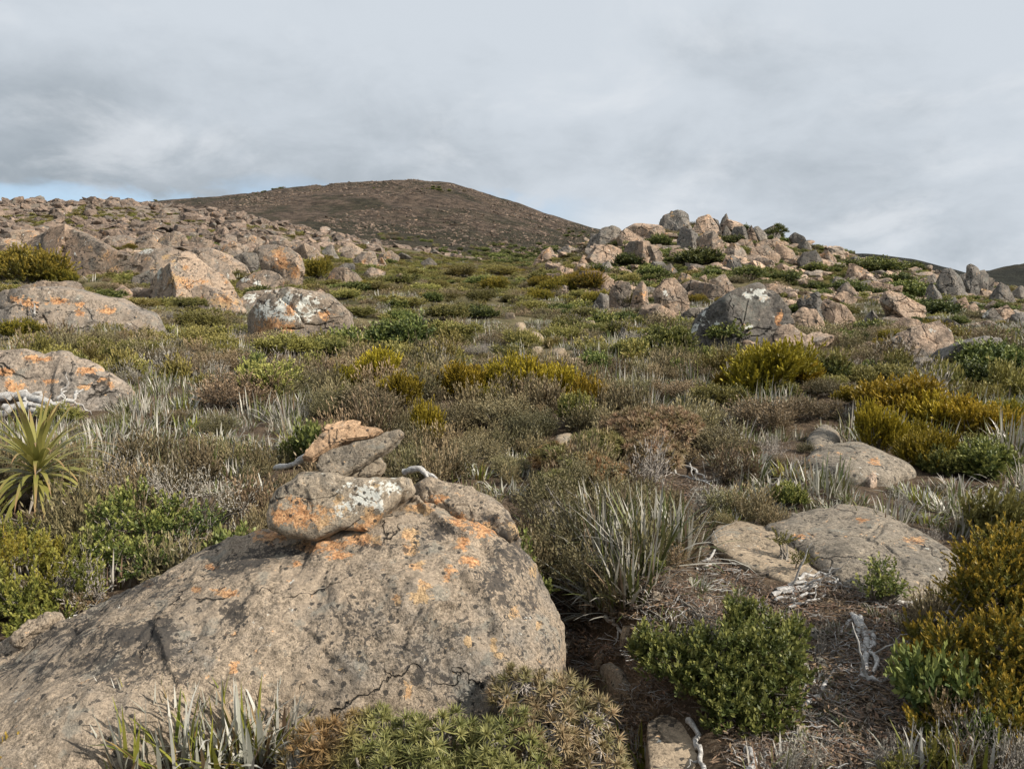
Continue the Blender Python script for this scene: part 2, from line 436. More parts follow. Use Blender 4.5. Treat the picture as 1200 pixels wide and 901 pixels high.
M_DRY = leaf_mat('fallen_leaf', (0.10, 0.06, 0.035), (0.24, 0.16, 0.10), None, 0.3, 0.0, 0.8)
M_STEM = wood_mat('grey_stem', (0.12, 0.10, 0.08), (0.27, 0.24, 0.20))
M_DEAD = wood_mat('bleached_wood', (0.23, 0.215, 0.20), (0.52, 0.50, 0.47))
M_TWIG = wood_mat('litter_wood', (0.075, 0.055, 0.04), (0.23, 0.19, 0.155))


def ground_mat():
    m, nt = new_mat('hillside_soil')
    g = N(nt, 'ShaderNodeNewGeometry'); pos = g.outputs['Position']
    litter = noise(nt, pos, 55, 5, 0.75, 1.0)
    lumps = noise(nt, pos, 6, 5, 0.65)
    near = mixc(nt, ramp01(nt, lumps, 0.35, 0.7), (0.035, 0.024, 0.016), (0.12, 0.085, 0.055))
    near = mixc(nt, mathn(nt, 'MULTIPLY', ramp01(nt, litter, 0.55, 0.68), 0.8), near, (0.30, 0.24, 0.18))
    near = mixc(nt, mathn(nt, 'MULTIPLY', ramp01(nt, noise(nt, pos, 21, 4, 0.7, 2.0), 0.56, 0.64), 0.6), near, (0.15, 0.09, 0.05))
    h = noise(nt, pos, 0.8, 7, 0.72)
    heath = mixc(nt, ramp01(nt, h, 0.35, 0.65), (0.055, 0.05, 0.02), (0.135, 0.11, 0.06))
    fr = noise(nt, pos, 0.55, 7, 0.75, 0.5)
    field = mixc(nt, ramp01(nt, fr, 0.35, 0.62), (0.09, 0.075, 0.06), (0.24, 0.19, 0.145))
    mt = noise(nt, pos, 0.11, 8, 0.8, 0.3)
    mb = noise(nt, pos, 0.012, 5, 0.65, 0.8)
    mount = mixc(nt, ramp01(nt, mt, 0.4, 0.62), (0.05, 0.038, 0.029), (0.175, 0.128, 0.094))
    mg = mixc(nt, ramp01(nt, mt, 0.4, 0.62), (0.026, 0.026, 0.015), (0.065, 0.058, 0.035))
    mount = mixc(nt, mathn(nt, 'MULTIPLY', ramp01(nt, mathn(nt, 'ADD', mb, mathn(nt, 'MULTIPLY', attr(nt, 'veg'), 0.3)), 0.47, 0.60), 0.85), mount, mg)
    col = mixc(nt, attr(nt, 'heath'), near, heath)
    col = mixc(nt, attr(nt, 'field'), col, field)
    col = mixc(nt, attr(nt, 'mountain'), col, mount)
    dk = mixc(nt, ramp01(nt, mt, 0.35, 0.65), (0.018, 0.019, 0.015), (0.042, 0.042, 0.03))  # wooded far ridge, with the cloud shadow over it put into the colour
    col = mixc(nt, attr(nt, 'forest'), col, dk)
    bs = N(nt, 'ShaderNodeBsdfPrincipled'); L(nt, col, bs.inputs['Base Color']); bs.inputs['Roughness'].default_value = 0.95
    bs.inputs['Specular IOR Level'].default_value = 0.15
    bp = N(nt, 'ShaderNodeBump'); bp.inputs['Strength'].default_value = 0.8; bp.inputs['Distance'].default_value = 0.03
    L(nt, mathn(nt, 'ADD', lumps, mathn(nt, 'MULTIPLY', litter, 0.4)), bp.inputs['Height'])
    bp2 = N(nt, 'ShaderNodeBump'); bp2.inputs['Distance'].default_value = 9.0
    L(nt, attr(nt, 'mountain'), bp2.inputs['Strength'])
    L(nt, mt, bp2.inputs['Height']); L(nt, bp.outputs[0], bp2.inputs['Normal'])
    L(nt, bp2.outputs[0], bs.inputs['Normal'])
    out = N(nt, 'ShaderNodeOutputMaterial'); L(nt, bs.outputs[0], out.inputs[0])
    return m


# ------------------------------------------------------------------ the ground: one sheet
def build_ground():
    Yr = np.concatenate([[-60, -20, -8, -3, -1, 0, 0.6], np.exp(np.linspace(math.log(1.0), math.log(7000), 520))])
    T = np.concatenate([np.linspace(-2.6, -0.95, 40)[:-1], np.linspace(-0.95, 0.95, 440), np.linspace(0.95, 2.6, 40)[1:]])
    YY, TT = np.meshgrid(Yr, T, indexing='ij')
    XX = TT * (np.abs(YY) + 1.0)
    X, Y = XX.ravel(), YY.ravel()
    Z = H(X, Y)
    nr, nc = len(Yr), len(T)
    i = np.arange(nr * nc).reshape(nr, nc)
    q = np.stack([i[:-1, :-1], i[:-1, 1:], i[1:, 1:], i[1:, :-1]], -1).reshape(-1, 4)
    u, v = proj(X, np.maximum(Y, 0.5), Z)
    nz = n2(X, Y, 14, 4, 21)
    heath = sstep(9, 20, Y)
    edge = 1 - sstep(300, 430, u + 60 * nz)
    field = sstep(62, 90, Y + 10 * nz) * edge * (1 - sstep(230, 300, Y))
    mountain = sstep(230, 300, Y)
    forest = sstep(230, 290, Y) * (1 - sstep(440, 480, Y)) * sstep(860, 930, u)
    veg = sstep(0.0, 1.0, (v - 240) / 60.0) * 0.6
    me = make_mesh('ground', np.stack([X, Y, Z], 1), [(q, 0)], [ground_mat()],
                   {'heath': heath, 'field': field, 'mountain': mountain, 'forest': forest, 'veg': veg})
    o = link('ground', me)
    tag(o, 'rising stony hillside soil with the domed mountain behind', 'ground', None, 'structure')


build_ground()

# ------------------------------------------------------------------ rock shapes
_ico = {}


def ico(sub):
    if sub not in _ico:
        bm = bmesh.new(); bmesh.ops.create_icosphere(bm, subdivisions=sub, radius=1)
        V = np.array([v.co[:] for v in bm.verts]); Fc = np.array([[x.index for x in f.verts] for f in bm.faces])
        bm.free(); V /= np.linalg.norm(V, axis=1)[:, None]
        _ico[sub] = (V, Fc)
    return _ico[sub]


def polytope(D, n, o, p):
    k = np.maximum(D @ n.T, 0) / o[None, :]
    return (k ** p).sum(1) ** (-1.0 / p)


def norm(a):
    return a / np.maximum(np.linalg.norm(a, axis=-1, keepdims=True), 1e-9)


def chisel(V, D, size, amp, seed, k=46, grooves=1.0):
    """joint blocks: every cell of the stone is shifted and tilted a little, with grooves between"""
    rng = np.random.default_rng(seed + 4000)
    A = np.linalg.qr(rng.normal(size=(3, 3)))[0] * np.array([1.0, 1.0, 2.1])[None, :]
    q = (V / size) @ A
    q = q + 0.05 * np.stack([vnoise(q * 5 + j * 9.1, seed + j) for j in range(3)], 1)
    s = rng.uniform(-0.6, 0.6, (k, 3)) * np.array([1, 1, 2.0])
    d = np.linalg.norm(q[:, None, :] - s[None], axis=2)
    o = np.argsort(d, axis=1)[:, :2]
    r = np.arange(len(V)); d1, d2 = d[r, o[:, 0]], d[r, o[:, 1]]
    a = rng.uniform(-1, 1, k); b = rng.normal(size=(k, 3)) * 1.6
    f = lambda i: a[i] + (b[i] * (q - s[i])).sum(1)
    w = sstep(0.0, 0.05, d2 - d1) * 0.5 + 0.5
    dsp = f(o[:, 0]) * w + f(o[:, 1]) * (1 - w)
    gr = (1 - sstep(0.0, 0.035, d2 - d1)) * (rng.random(k)[o[:, 0]] + rng.random(k)[o[:, 1]] > 1.0)
    return amp * size * (np.clip(dsp, -1.6, 1.6) * 0.8 - 0.9 * grooves * gr)


def roughen(V, D, size, rough, seed):
    q = V / size
    V = V + D * chisel(V, D, size, rough * 1.0, seed, 34)[:, None]
    dsp = fbm(q * 2.2 + seed * 3.1, 4, seed) * rough * 0.5 * size
    rg = 1 - np.abs(fbm(q * 2.6 + seed * 1.7 + 40, 3, seed + 9))          # cracks
    dsp -= sstep(0.93, 1.0, rg) * rough * 0.8 * size
    dsp += fbm(q * 11 + seed, 3, seed + 5) * rough * 0.16 * size
    return V + D * dsp[:, None]


def random_rock(seed, dims, sub=4, p=70, nfac=8, rough=0.035):
    rng = np.random.default_rng(seed)
    D, Fc = ico(sub)
    n = norm(rng.normal(size=(nfac, 3)))
    o = rng.uniform(0.5, 0.95, nfac)
    n = np.concatenate([n, np.eye(3), -np.eye(3)]); o = np.concatenate([o, np.full(6, 1.0)])
    r = polytope(D, n, o, p)
    V = D * r[:, None]
    V = V * np.array(dims) / 2
    V = roughen(V, D, max(dims), rough, seed)
    return V, Fc


def hull2(pts):
    pts = sorted(set(map(tuple, pts)))
    def half(ps):
        h = []
        for q in ps:
            while len(h) > 1 and (h[-1][0] - h[-2][0]) * (q[1] - h[-2][1]) - (h[-1][1] - h[-2][1]) * (q[0] - h[-2][0]) <= 0: h.pop()
            h.append(q)
        return h
    a, b = half(pts), half(pts[::-1])
    return np.array(a[:-1] + b[:-1])


NR = [0]


def rock_px(pts, mat, desc='grey boulder', label=None, Y=None, depth=0.75, sub=5, p=80, rough=0.022, blobs=None, group='boulders on the hillside', up=0.55, name='boulder'):
    """a boulder with the given outline in the photo, with its own depth, standing where its foot meets the ground"""
    NR[0] += 1
    seed = NR[0] * 7 + 3
    rng = np.random.default_rng(seed)
    pts = np.array(pts, float)
    cu = pts[:, 0].mean(); vb = pts[:, 1].max(); vt = pts[:, 1].min()
    if Y is None:
        Y = ground_at(cu, vb - 0.08 * (vb - vt))[1]
    W = np.array([at(u, v, Y) for u, v in pts])[:, [0, 2]]
    zb, zt = W[:, 1].min(), W[:, 1].max()
    low = W[:, 1] < zb + 0.35 * (zt - zb)
    W[low, 1] -= 0.28 * (zt - zb) + (0.15 if Y > 8 else 0.03)
    hg = float(H(W[:, 0].mean(), Y)[0]) - 0.12 * (zt - zb)        # nothing hovers: the foot always reaches the ground
    W[low, 1] = np.minimum(W[low, 1], hg)
    hl = hull2(W)
    a = hl; b = np.roll(hl, -1, 0)
    ar = (a[:, 0] * b[:, 1] - b[:, 0] * a[:, 1])
    c = ((a + b) * ar[:, None]).sum(0) / (3 * ar.sum())
    hl = (hl - c) * 1.10
    e = np.roll(hl, -1, 0) - hl
    keep = np.linalg.norm(e, axis=1) > 1e-4
    nn = norm(np.stack([e[:, 1], -e[:, 0]], 1))[keep]
    off = (nn * hl[keep]).sum(1)
    w = np.ptp(hl[:, 0]); h = np.ptp(hl[:, 1])
    Dp = depth * 0.5 * min(w, 1.9 * h)
    ns, os_ = [], []
    for q, o in zip(nn, off):
        t = rng.uniform(-0.25, 0.25)
        ns.append((q[0] * math.cos(t), math.sin(t), q[1] * math.cos(t))); os_.append(max(o, 0.02 * w) * math.cos(t))
    for s in (-1, -1, -1, -1, 1, 1, 1):
        q = norm(np.array([rng.uniform(-0.9, 0.9), s, rng.uniform(-0.1, 1.0) * up * 1.6]))
        o = max((hl @ q[[0, 2]]).max() * rng.uniform(0.92, 1.0), abs(q[1]) * Dp * rng.uniform(0.5, 0.95))
        ns.append(tuple(q)); os_.append(o)
    ns.append((0, -1, 0)); os_.append(Dp); ns.append((0, 1, 0)); os_.append(Dp)
    D, Fc = ico(sub)
    # stretch the sampling directions so flat rocks are sampled evenly
    Ds = norm(D * np.array([w / 2, Dp, h / 2]))
    V = Ds * polytope(Ds, np.array(ns), np.array(os_), p)[:, None]
    V = roughen(V, Ds, max(w, h), rough, seed)
    base = H(c[0], Y)[0]
    cen = np.array([c[0], Y, c[1]])
    at_ = {}
    if blobs:
        at_ = paint(V + cen, blobs)
    org = np.array([c[0], Y, min(base, c[1])])
    me = make_mesh(name, V + cen - org, [(Fc, 0)], [mat], at_)
    me.set_sharp_from_angle(angle=rad(24))
    o = link(name, me, None, org)
    if label:
        tag(o, label, 'rock', group)
    else:
        auto(o, desc, 'rock', group, (cu, 0.5 * (vb + vt)))
    FOOT.append((c[0], Y, 0.40 * w, max(Dp * 0.8, 0.1)))
    return o


def paint(W, blobs):
    """lichen patches: (kind, u, v, ru, rv) ellipses where the photo shows them, soft-edged; the shader roughens the edge"""
    u, v = proj(W[:, 0], W[:, 1], W[:, 2])
    u = u + 0.0; n1 = fbm(W * 9.0 / max(0.3, np.ptp(W[:, 0]) / 1.5) + 3, 4, 71); n2_ = fbm(W * 9.0 / max(0.3, np.ptp(W[:, 0]) / 1.5) + 31, 4, 72)
    r = {'orange': np.zeros(len(W)), 'white': np.zeros(len(W)), 'black': np.zeros(len(W))}
    for kind, a, b, ru, rv in blobs:
        d = np.sqrt(((u - a) / ru + 0.55 * n1) ** 2 + ((v - b) / rv + 0.55 * n2_) ** 2)
        r[kind] = np.maximum(r[kind], np.clip(1.15 - 0.7 * d, 0, 1) if kind != 'black' else np.clip(1.2 - d * 0.9, 0, 1))
    return r


FOOT = []


def smooth_closed(pts, n, it=3):
    pts = np.array(pts, float)
    for _ in range(it):
        q = np.roll(pts, -1, 0); c_ = 0.25 if it > 2 else 0.15
        pts = np.stack([(1 - c_) * pts + c_ * q, c_ * pts + (1 - c_) * q], 1).reshape(-1, 2)
    d = np.linalg.norm(np.roll(pts, -1, 0) - pts, axis=1)
    s = np.concatenate([[0], np.cumsum(d)]); pp = np.concatenate([pts, pts[:1]])
    t = np.linspace(0, s[-1], n, endpoint=False)
    return np.stack([np.interp(t, s, pp[:, 0]), np.interp(t, s, pp[:, 1])], 1)


def vnormals(V, Q):
    a, b, c = V[Q[:, 0]], V[Q[:, 1]], V[Q[:, 2]]
    fn = np.cross(b - a, c - a)
    n = np.zeros_like(V)
    for k in range(Q.shape[1]):
        np.add.at(n, Q[:, k], fn)
    return norm(n)


def dome(outline, cen, ztop, k=2.5, nth=420, nph=150, zb=-0.25, it=3):
    """a boulder from its plan outline: rises vertically at the outline and closes over the height field ztop(x, y)"""
    O = smooth_closed(outline, nth, it)
    r0 = np.linspace(0.97, 0.0, int(nph * 0.68)); h1 = np.linspace(0, (1 - 0.97 ** k) ** (1 / k), nph - len(r0) + 1)[:-1]
    rho = np.concatenate([(1 - h1 ** k) ** (1 / k), r0]); hh = np.concatenate([h1, (1 - r0 ** k) ** (1 / k)])
    rings, hs = [], []
    rings.append(O); hs.append(None)
    V = [np.column_stack([O, np.full(nth, zb)])]
    for r, h in zip(rho[:-1], hh[:-1]):
        xy = np.array(cen) + (O - cen) * r
        V.append(np.column_stack([xy, h * ztop(xy[:, 0], xy[:, 1])]))
    n = len(V)
    V = np.concatenate(V)
    c = np.array([[cen[0], cen[1], ztop(np.array([cen[0]]), np.array([cen[1]]))[0]]])
    V = np.concatenate([V, c])
    i = np.arange(n * nth).reshape(n, nth)
    j = np.roll(i, -1, 1)
    Q = np.stack([i[:-1], j[:-1], j[1:], i[1:]], -1).reshape(-1, 4)
    T = np.stack([i[-1], j[-1], np.full(nth, n * nth)], -1)
    return V, Q, T


def slab_px(pts, Y, depth, mat, k=8, n=110, m=44, rough=0.012, seed=1, blobs=None, lean=0.0, it=1, grooves=1.0):
    """a stone with a traced outline: real thickness along its own normal, leaning back by `lean` (0 upright, 1 at 45 degrees)"""
    O2 = smooth_closed(np.array(pts, float), n, it)
    if ((np.roll(O2, -1, 0) - O2)[:, 0] * (np.roll(O2, -1, 0) + O2)[:, 1]).sum() < 0: O2 = O2[::-1]
    vc = O2[:, 1].mean()
    O = np.array([at(u, v, Y + (vc - v) / F * Y * lean) for u, v in O2])
    c = O.mean(0)
    nrm = norm(np.array([0.0, 1.0, -lean]))
    s0 = np.linspace(0.0, 0.965, m // 2); t0 = -(1 - s0 ** k) ** (1.0 / k)
    t1 = np.linspace(t0[-1], -t0[-1], m // 2 + 2)[1:-1]
    t = np.concatenate([t0, t1, -t0[::-1]]); s = np.concatenate([s0, (1 - np.abs(t1) ** k) ** (1.0 / k), s0[::-1]])
    m = len(t)
    V = []
    for a, b in zip(t, s):
        V.append(c + (O - c) * max(b, 0.003) + nrm * a * depth / 2)
    V = np.concatenate(V)
    i = np.arange(m * n).reshape(m, n); j = np.roll(i, -1, 1)
    Q = np.stack([i[:-1], j[:-1], j[1:], i[1:]], -1).reshape(-1, 4)
    nv = vnormals(V, Q)
    if ((V - c) * nv).sum() < 0: Q = Q[:, ::-1]; nv = -nv
    sz = np.ptp(O[:, 0])
    d = fbm(V / sz * 3 + seed, 4, seed) * rough + fbm(V / sz * 14 + seed, 3, seed + 3) * rough * 0.35
    d = d + chisel(V - V.mean(0), nv, sz, rough / sz * 0.9, seed, 40, grooves)
    l = (V - c) @ nrm
    st = fbm(np.column_stack([V[:, 0] / sz * 2, l * 3, l / depth * 5]) + seed, 2, seed + 8)   # layering along the edge
    V = V + nv * (d + st * rough * 0.5)[:, None]
    at_ = paint(V, blobs) if blobs else {}
    org = np.array([c[0], c[1], V[:, 2].min()])
    return make_mesh('stone', V - org, [(Q, 0)], [mat], at_), org


# ------------------------------------------------------------------ the big boulder in front
def build_hero():
    out = [(0.235, 3.2), (0.20, 2.85), (0.02, 2.62), (-0.4, 2.5), (-0.9, 2.38), (-1.5, 2.22), (-2.2, 2.08), (-2.9, 2.1), (-3.2, 2.5), (-2.9, 2.95),
           (-2.3, 3.25), (-1.75, 3.6), (-1.2, 3.98), (-0.7, 4.2), (-0.3, 4.22), (0.02, 3.95), (0.19, 3.6)]
    xs = np.array([-3.3, -2.6, -2.15, -1.85, -1.5, -1.2, -1.0, -0.75, -0.45, -0.25, -0.1, 0.05, 0.25])
    zs = np.array([0.0, 0.06, 0.14, 0.24, 0.375, 0.455, 0.49, 0.52, 0.575, 0.59, 0.58, 0.55, 0.48])
    def zt(x, y):
        z = pchip(xs, zs, np.clip(x, -3.3, 0.25))
        yc = 3.45 + 0.25 * np.clip(x + 0.5, -2, 1) * 0.6
        z = z - 0.17 * np.maximum(yc - y, 0) - 0.05 * np.maximum(y - yc, 0)
        return z
    V, Q, T = dome(out, (-0.75, 3.3), zt, 2.5, 700, 260)
    nv = vnormals(V, Q)
    d = 0.05 * fbm(V * 1.3 + 3, 4, 31) + 0.016 * fbm(V * 6, 4, 37) + chisel(V - V.mean(0), nv, 2.6, 0.011, 33, 90, 0.0) + chisel(V - V.mean(0), nv, 2.6, 0.013, 35, 26, 0.0) - 0.012 * np.abs(fbm(V * 5 + 70, 4, 91)) - 0.008 * np.abs(fbm(V * 13 + 50, 3, 95)) + 0.004 * fbm(V * 28, 3, 39)
    u, v = proj(V[:, 0], V[:, 1], V[:, 2])
    # long cracks and ledges on the face
    def crack(poly, wpx, dep):
        best = np.full(len(V), 1e9)
        p = np.array(poly, float)
        for a, b in zip(p[:-1], p[1:]):
            ab = b - a; t = np.clip(((u - a[0]) * ab[0] + (v - a[1]) * ab[1]) / (ab @ ab), 0, 1)
            best = np.minimum(best, np.hypot(u - a[0] - t * ab[0], v - a[1] - t * ab[1]))
        return -dep * np.exp(-(best / wpx) ** 2)
    wob = 3 * fbm(V * 14, 3, 51)
    u = u + wob; v = v + wob[::-1] * 0 + 3 * fbm(V * 14 + 9, 3, 52)
    d += crack([(482, 583), (484, 602), (500, 622), (530, 640), (560, 650), (572, 668)], 3.5, 0.04)
    d += crack([(540, 690), (560, 705), (575, 728), (578, 745)], 3.0, 0.03)
    d += crack([(500, 730), (515, 720), (535, 716)], 3.0, 0.025)
    d += crack([(190, 735), (192, 760), (202, 785), (215, 805)], 3.0, 0.02)
    d += crack([(232, 690), (252, 668), (275, 652), (285, 635)], 3.5, 0.02)
    d += crack([(480, 760), (487, 735), (500, 722)], 2.5, 0.02)
    V = V + nv * d[:, None]
    bl = [('orange', 325, 628, 28, 9), ('orange', 355, 640, 22, 7), ('orange', 385, 636, 22, 8), ('orange', 420, 632, 22, 7), ('orange', 395, 650, 14, 7),
          ('orange', 300, 618, 8, 5), ('orange', 440, 634, 10, 6), ('orange', 480, 625, 12, 8), ('orange', 483, 640, 12, 8), ('orange', 495, 596, 14, 7), ('orange', 512, 585, 8, 5),
          ('orange', 535, 612, 13, 9), ('orange', 567, 617, 18, 12), ('orange', 545, 638, 9, 9), ('orange', 553, 658, 11, 6), ('orange', 603, 622, 14, 13),
          ('orange', 624, 668, 8, 9), ('orange', 497, 690, 11, 15), ('orange', 528, 672, 8, 9), ('orange', 494, 662, 9, 5), ('orange', 602, 714, 6, 9), ('orange', 580, 752, 5, 9),
          ('orange', 478, 805, 5, 11), ('orange', 586, 765, 7, 5), ('orange', 632, 732, 5, 5), ('orange', 518, 583, 7, 4), ('orange', 268, 695, 18, 5), ('orange', 170, 685, 7, 5),
          ('orange', 272, 782, 6, 7), ('orange', 248, 663, 9, 4), ('orange', 230, 690, 8, 4), ('orange', 466, 702, 5, 6), ('orange', 548, 752, 6, 5), ('orange', 345, 660, 7, 4),
          ('black', 255, 665, 22, 22), ('black', 190, 740, 14, 30), ('black', 150, 690, 60, 20), ('black', 60, 780, 70, 20), ('black', 120, 745, 60, 18), ('black', 330, 650, 60, 16),
          ('black', 440, 640, 60, 10), ('black', 595, 650, 28, 45), ('black', 520, 625, 40, 22), ('black', 572, 606, 12, 8), ('black', 620, 700, 10, 22), ('black', 290, 660, 30, 20),
          ('black', 216, 835, 14, 8), ('black', 235, 820, 10, 7), ('black', 210, 800, 14, 20), ('black', 408, 671, 7, 6), ('black', 492, 788, 8, 12), ('black', 275, 720, 20, 18)]
    at_ = paint(V, bl)
    org = np.array([-0.8, 3.2, 0.0])
    global HERO
    HERO = BVHTree.FromPolygons([tuple(x) for x in V], [tuple(x) for x in Q])
    me = make_mesh('boulder', V - org, [(Q, 0), (T, 0)], [M_HERO], at_)
    o = link('boulder', me, None, org)
    tag(o, 'big tan-grey lichen-spotted boulder carrying the little stone cairn', 'rock', 'boulders on the hillside')
    FOOT.append((-1.2, 3.1, 1.55, 0.75)); FOOT.append((-0.4, 3.3, 0.55, 0.8)); FOOT.append((-2.0, 2.7, 0.9, 0.4))
    # a layer of stone lying on the shoulder, and a flake at the far end
    me, g = slab_px([(486, 580), (500, 573), (525, 572), (555, 580), (580, 592), (602, 612), (612, 632), (600, 640), (575, 640), (545, 630), (515, 614), (493, 600)], 3.50, 0.26, M_HERO, 3.2, 160, 60, 0.014, 5,
                    bl, lean=1.3)
    fl = link('flake', me, o, np.array(g) - org)
    me, g = slab_px([(14, 752), (30, 738), (50, 725), (68, 716), (72, 724), (60, 736), (40, 748), (20, 760)], 3.12, 0.10, M_HERO, 5, 90, 40, 0.008, 6, lean=1.0)
    link('flake', me, o, np.array(g) - org)


build_hero()

# ------------------------------------------------------------------ the cairn, stone by stone
CAIRN = 'stones of the cairn'


def hero_hit(u, v):
    d = Vector(np.array(at(u, v, 1.0)) - np.array([0, 0, CZ])).normalized()
    h = HERO.ray_cast(Vector((0, 0, CZ)), d)[0]
    return h.y if h is not None else 3.4


YB = min(hero_hit(a, 628) for a in (350, 380, 410, 430))
print('cairn block rests at', YB)


def cairn_stone(pts, Y, depth, mat, label, seed, **kw):
    me, org = slab_px(pts, Y, depth, mat, seed=seed, **kw)
    me.set_sharp_from_angle(angle=rad(32))
    o = link('stone', me, None, org); tag(o, label, 'stone', CAIRN)


cairn_stone([(317, 603), (322, 586), (334, 572), (360, 560), (400, 557), (450, 558), (480, 561), (485, 574), (474, 590), (456, 606), (440, 624), (405, 622), (375, 634), (345, 628), (319, 614)],
            YB + 0.17, 0.30, M_CAIRN, 'largest cairn stone, a grey block with white and orange lichen', 11, k=7, rough=0.010, lean=0.35, grooves=0.3, it=0, n=190, m=80,
            blobs=[('white', 430, 578, 36, 17), ('white', 408, 596, 16, 11), ('white', 455, 573, 18, 12), ('white', 408, 568, 7, 5), ('white', 436, 592, 10, 8),
                   ('orange', 362, 603, 30, 17), ('orange', 328, 605, 12, 9), ('orange', 438, 609, 17, 13), ('orange', 397, 586, 7, 6), ('orange', 437, 568, 6, 3), ('orange', 425, 617, 10, 5),
                   ('black', 338, 575, 14, 14), ('black', 372, 602, 5, 5), ('black', 355, 620, 25, 6)])
cairn_stone([(402, 558), (408, 548), (425, 541), (448, 534), (452, 546), (444, 558), (428, 564), (410, 563)], YB + 0.22, 0.12, M_CAIRN,
            'dark wedge stone squeezed under the slanting grey cairn slab', 12, n=90, m=36, rough=0.006, lean=0.5)
cairn_stone([(373, 549), (376, 536), (385, 530), (420, 521), (440, 517), (455, 510), (469, 506), (474, 511), (460, 526), (440, 537), (420, 551), (395, 564), (380, 560)],
            YB + 0.19, 0.095, M_CAIRN, 'slanting grey cairn slab pointing up to one side', 13, n=150, m=50, rough=0.006, k=9, lean=0.55, it=0)
cairn_stone([(354, 538), (366, 520), (379, 508), (400, 502), (420, 499), (440, 502), (449, 508), (432, 515), (402, 519), (387, 527), (366, 540)],
            YB + 0.20, 0.06, M_CTAN, 'curved tan cairn slab laid over the slanting grey one', 14, n=150, m=50, rough=0.005, k=9, lean=0.9, it=0)
cairn_stone([(378, 507), (383, 500), (400, 495), (415, 493), (424, 497), (420, 503), (400, 506)], YB + 0.25, 0.04, M_CTAN,
            'small flat tan stone topping the whole cairn', 15, n=90, m=36, rough=0.004, lean=1.3, it=0)
cairn_stone([(352, 562), (357, 557), (363, 558), (366, 563), (360, 567), (353, 567)], YB + 0.2, 0.06, M_CAIRN,
            'fist-sized dark pebble beside the slabs on the cairn block', 16, n=50, m=24, rough=0.003)

# ------------------------------------------------------------------ flat slabs by the track
def flat_slab(pts, h, mat, label, k=4.0, rough=0.02, seed=1, tiltx=0.0, blobs=None):
    W = []
    for u, v in pts:
        X, Y, Z = ground_at(u, v); W.append((X, Y))
    W = np.array(W)
    if ((np.roll(W, -1, 0) - W)[:, 0] * (np.roll(W, -1, 0) + W)[:, 1]).sum() > 0: W = W[::-1]
    c = W.mean(0); g = float(H(c[0], c[1])[0])
    def zt(x, y):
        return h + tiltx * (x - c[0]) + 0 * y
    V, Q, T = dome(W, tuple(c), zt, k, 240, 90, -0.2, 2)
    V[:, 2] += g
    nv = vnormals(V, Q)
    V = V + nv * chisel(V - V.mean(0), nv, np.ptp(V[:, 0]), 0.010, seed, 26)[:, None]
    V = V + nv * (rough * fbm(V * 2.2 + seed, 4, seed) + rough * 0.25 * fbm(V * 11 + seed, 3, seed + 4))[:, None]
    org = np.array([c[0], c[1], g])
    me = make_mesh('stone', V - org, [(Q, 0), (T, 0)], [mat], paint(V, blobs) if blobs else {})
    o = link('flat_stone', me, None, org)
    tag(o, label, 'rock', 'slabs bedded in the ground')
    FOOT.append((c[0], c[1], np.ptp(W[:, 0]) * 0.47, np.ptp(W[:, 1]) * 0.45))
    return o


flat_slab([(828, 638), (842, 618), (872, 614), (905, 622), (935, 645), (975, 680), (955, 690), (910, 682), (860, 665)], 0.035, M_SLAB, 'pale tan flat slab worn smooth beside the track', seed=3)
flat_slab([(890, 625), (920, 612), (985, 605), (1040, 608), (1090, 640), (1125, 672), (1110, 705), (1040, 712), (990, 692), (940, 655)], 0.105, M_SLABD,
          'broad dark grey slab next to the pale flat slab', k=2.2, rough=0.025, seed=4, blobs=[('orange', 940, 628, 10, 4), ('orange', 1072, 632, 10, 6), ('orange', 1010, 610, 8, 3)])
flat_slab([(935, 545), (955, 530), (1000, 528), (1050, 545), (1080, 560), (1040, 572), (985, 566)], 0.16, M_SLABD, 'low brown-grey slab among silver tussocks behind the broad dark slab', k=2.3, seed=5)
flat_slab([(1000, 566), (1012, 556), (1028, 556), (1040, 566), (1022, 573)], 0.11, M_KNOLL, 'small orange-tan stone against the low brown-grey slab', k=2.4, seed=6, rough=0.01)
flat_slab([(755, 895), (775, 850), (820, 840), (850, 868), (890, 930), (770, 950)], 0.02, M_SLAB, 'flat tan slab under the broad green bush at the bottom edge', k=5, seed=7, rough=0.008)
flat_slab([(700, 812), (712, 792), (735, 785), (748, 800), (735, 822), (712, 826)], 0.10, M_CAIRN, 'small grey stone in the dark hollow beside the boulder', k=2.2, seed=8, rough=0.015)
flat_slab([(640, 545), (650, 520), (668, 512), (680, 525), (672, 548), (655, 556)], 0.10, M_SLAB, 'pale stepping stone up the track behind the cairn', k=2.4, seed=9)
flat_slab([(620, 600), (636, 588), (650, 590), (652, 604), (634, 610)], 0.06, M_SLAB, 'pale track stone between boulder and brown heath', k=2.3, seed=10, rough=0.01)
flat_slab([(940, 520), (965, 512), (985, 520), (980, 530), (950, 532)], 0.12, M_SLABD, 'hump of brown stone at the far end of the low slab', k=2.3, seed=12)
for i, (u, v, w, h, what) in enumerate([(610, 385, 18, 6, 'pale'), (628, 398, 24, 7, 'pale'), (645, 404, 22, 5, 'pale'), (598, 372, 14, 5, 'pale'), (655, 415, 26, 6, 'pale'),
                                       (630, 412, 18, 5, 'grey'), (585, 362, 10, 4, 'pale'), (675, 426, 22, 6, 'grey'), (618, 430, 16, 5, 'pale'), (690, 382, 22, 5, 'grey')]):
    rock_px([(u - w / 2, v + 1), (u - w * .3, v - h), (u + w * .25, v - h), (u + w / 2, v), (u + w * .2, v + h * .4)], M_SLAB, what + ' track stone', depth=1.1, sub=3, group='stones along the track', name='stone')

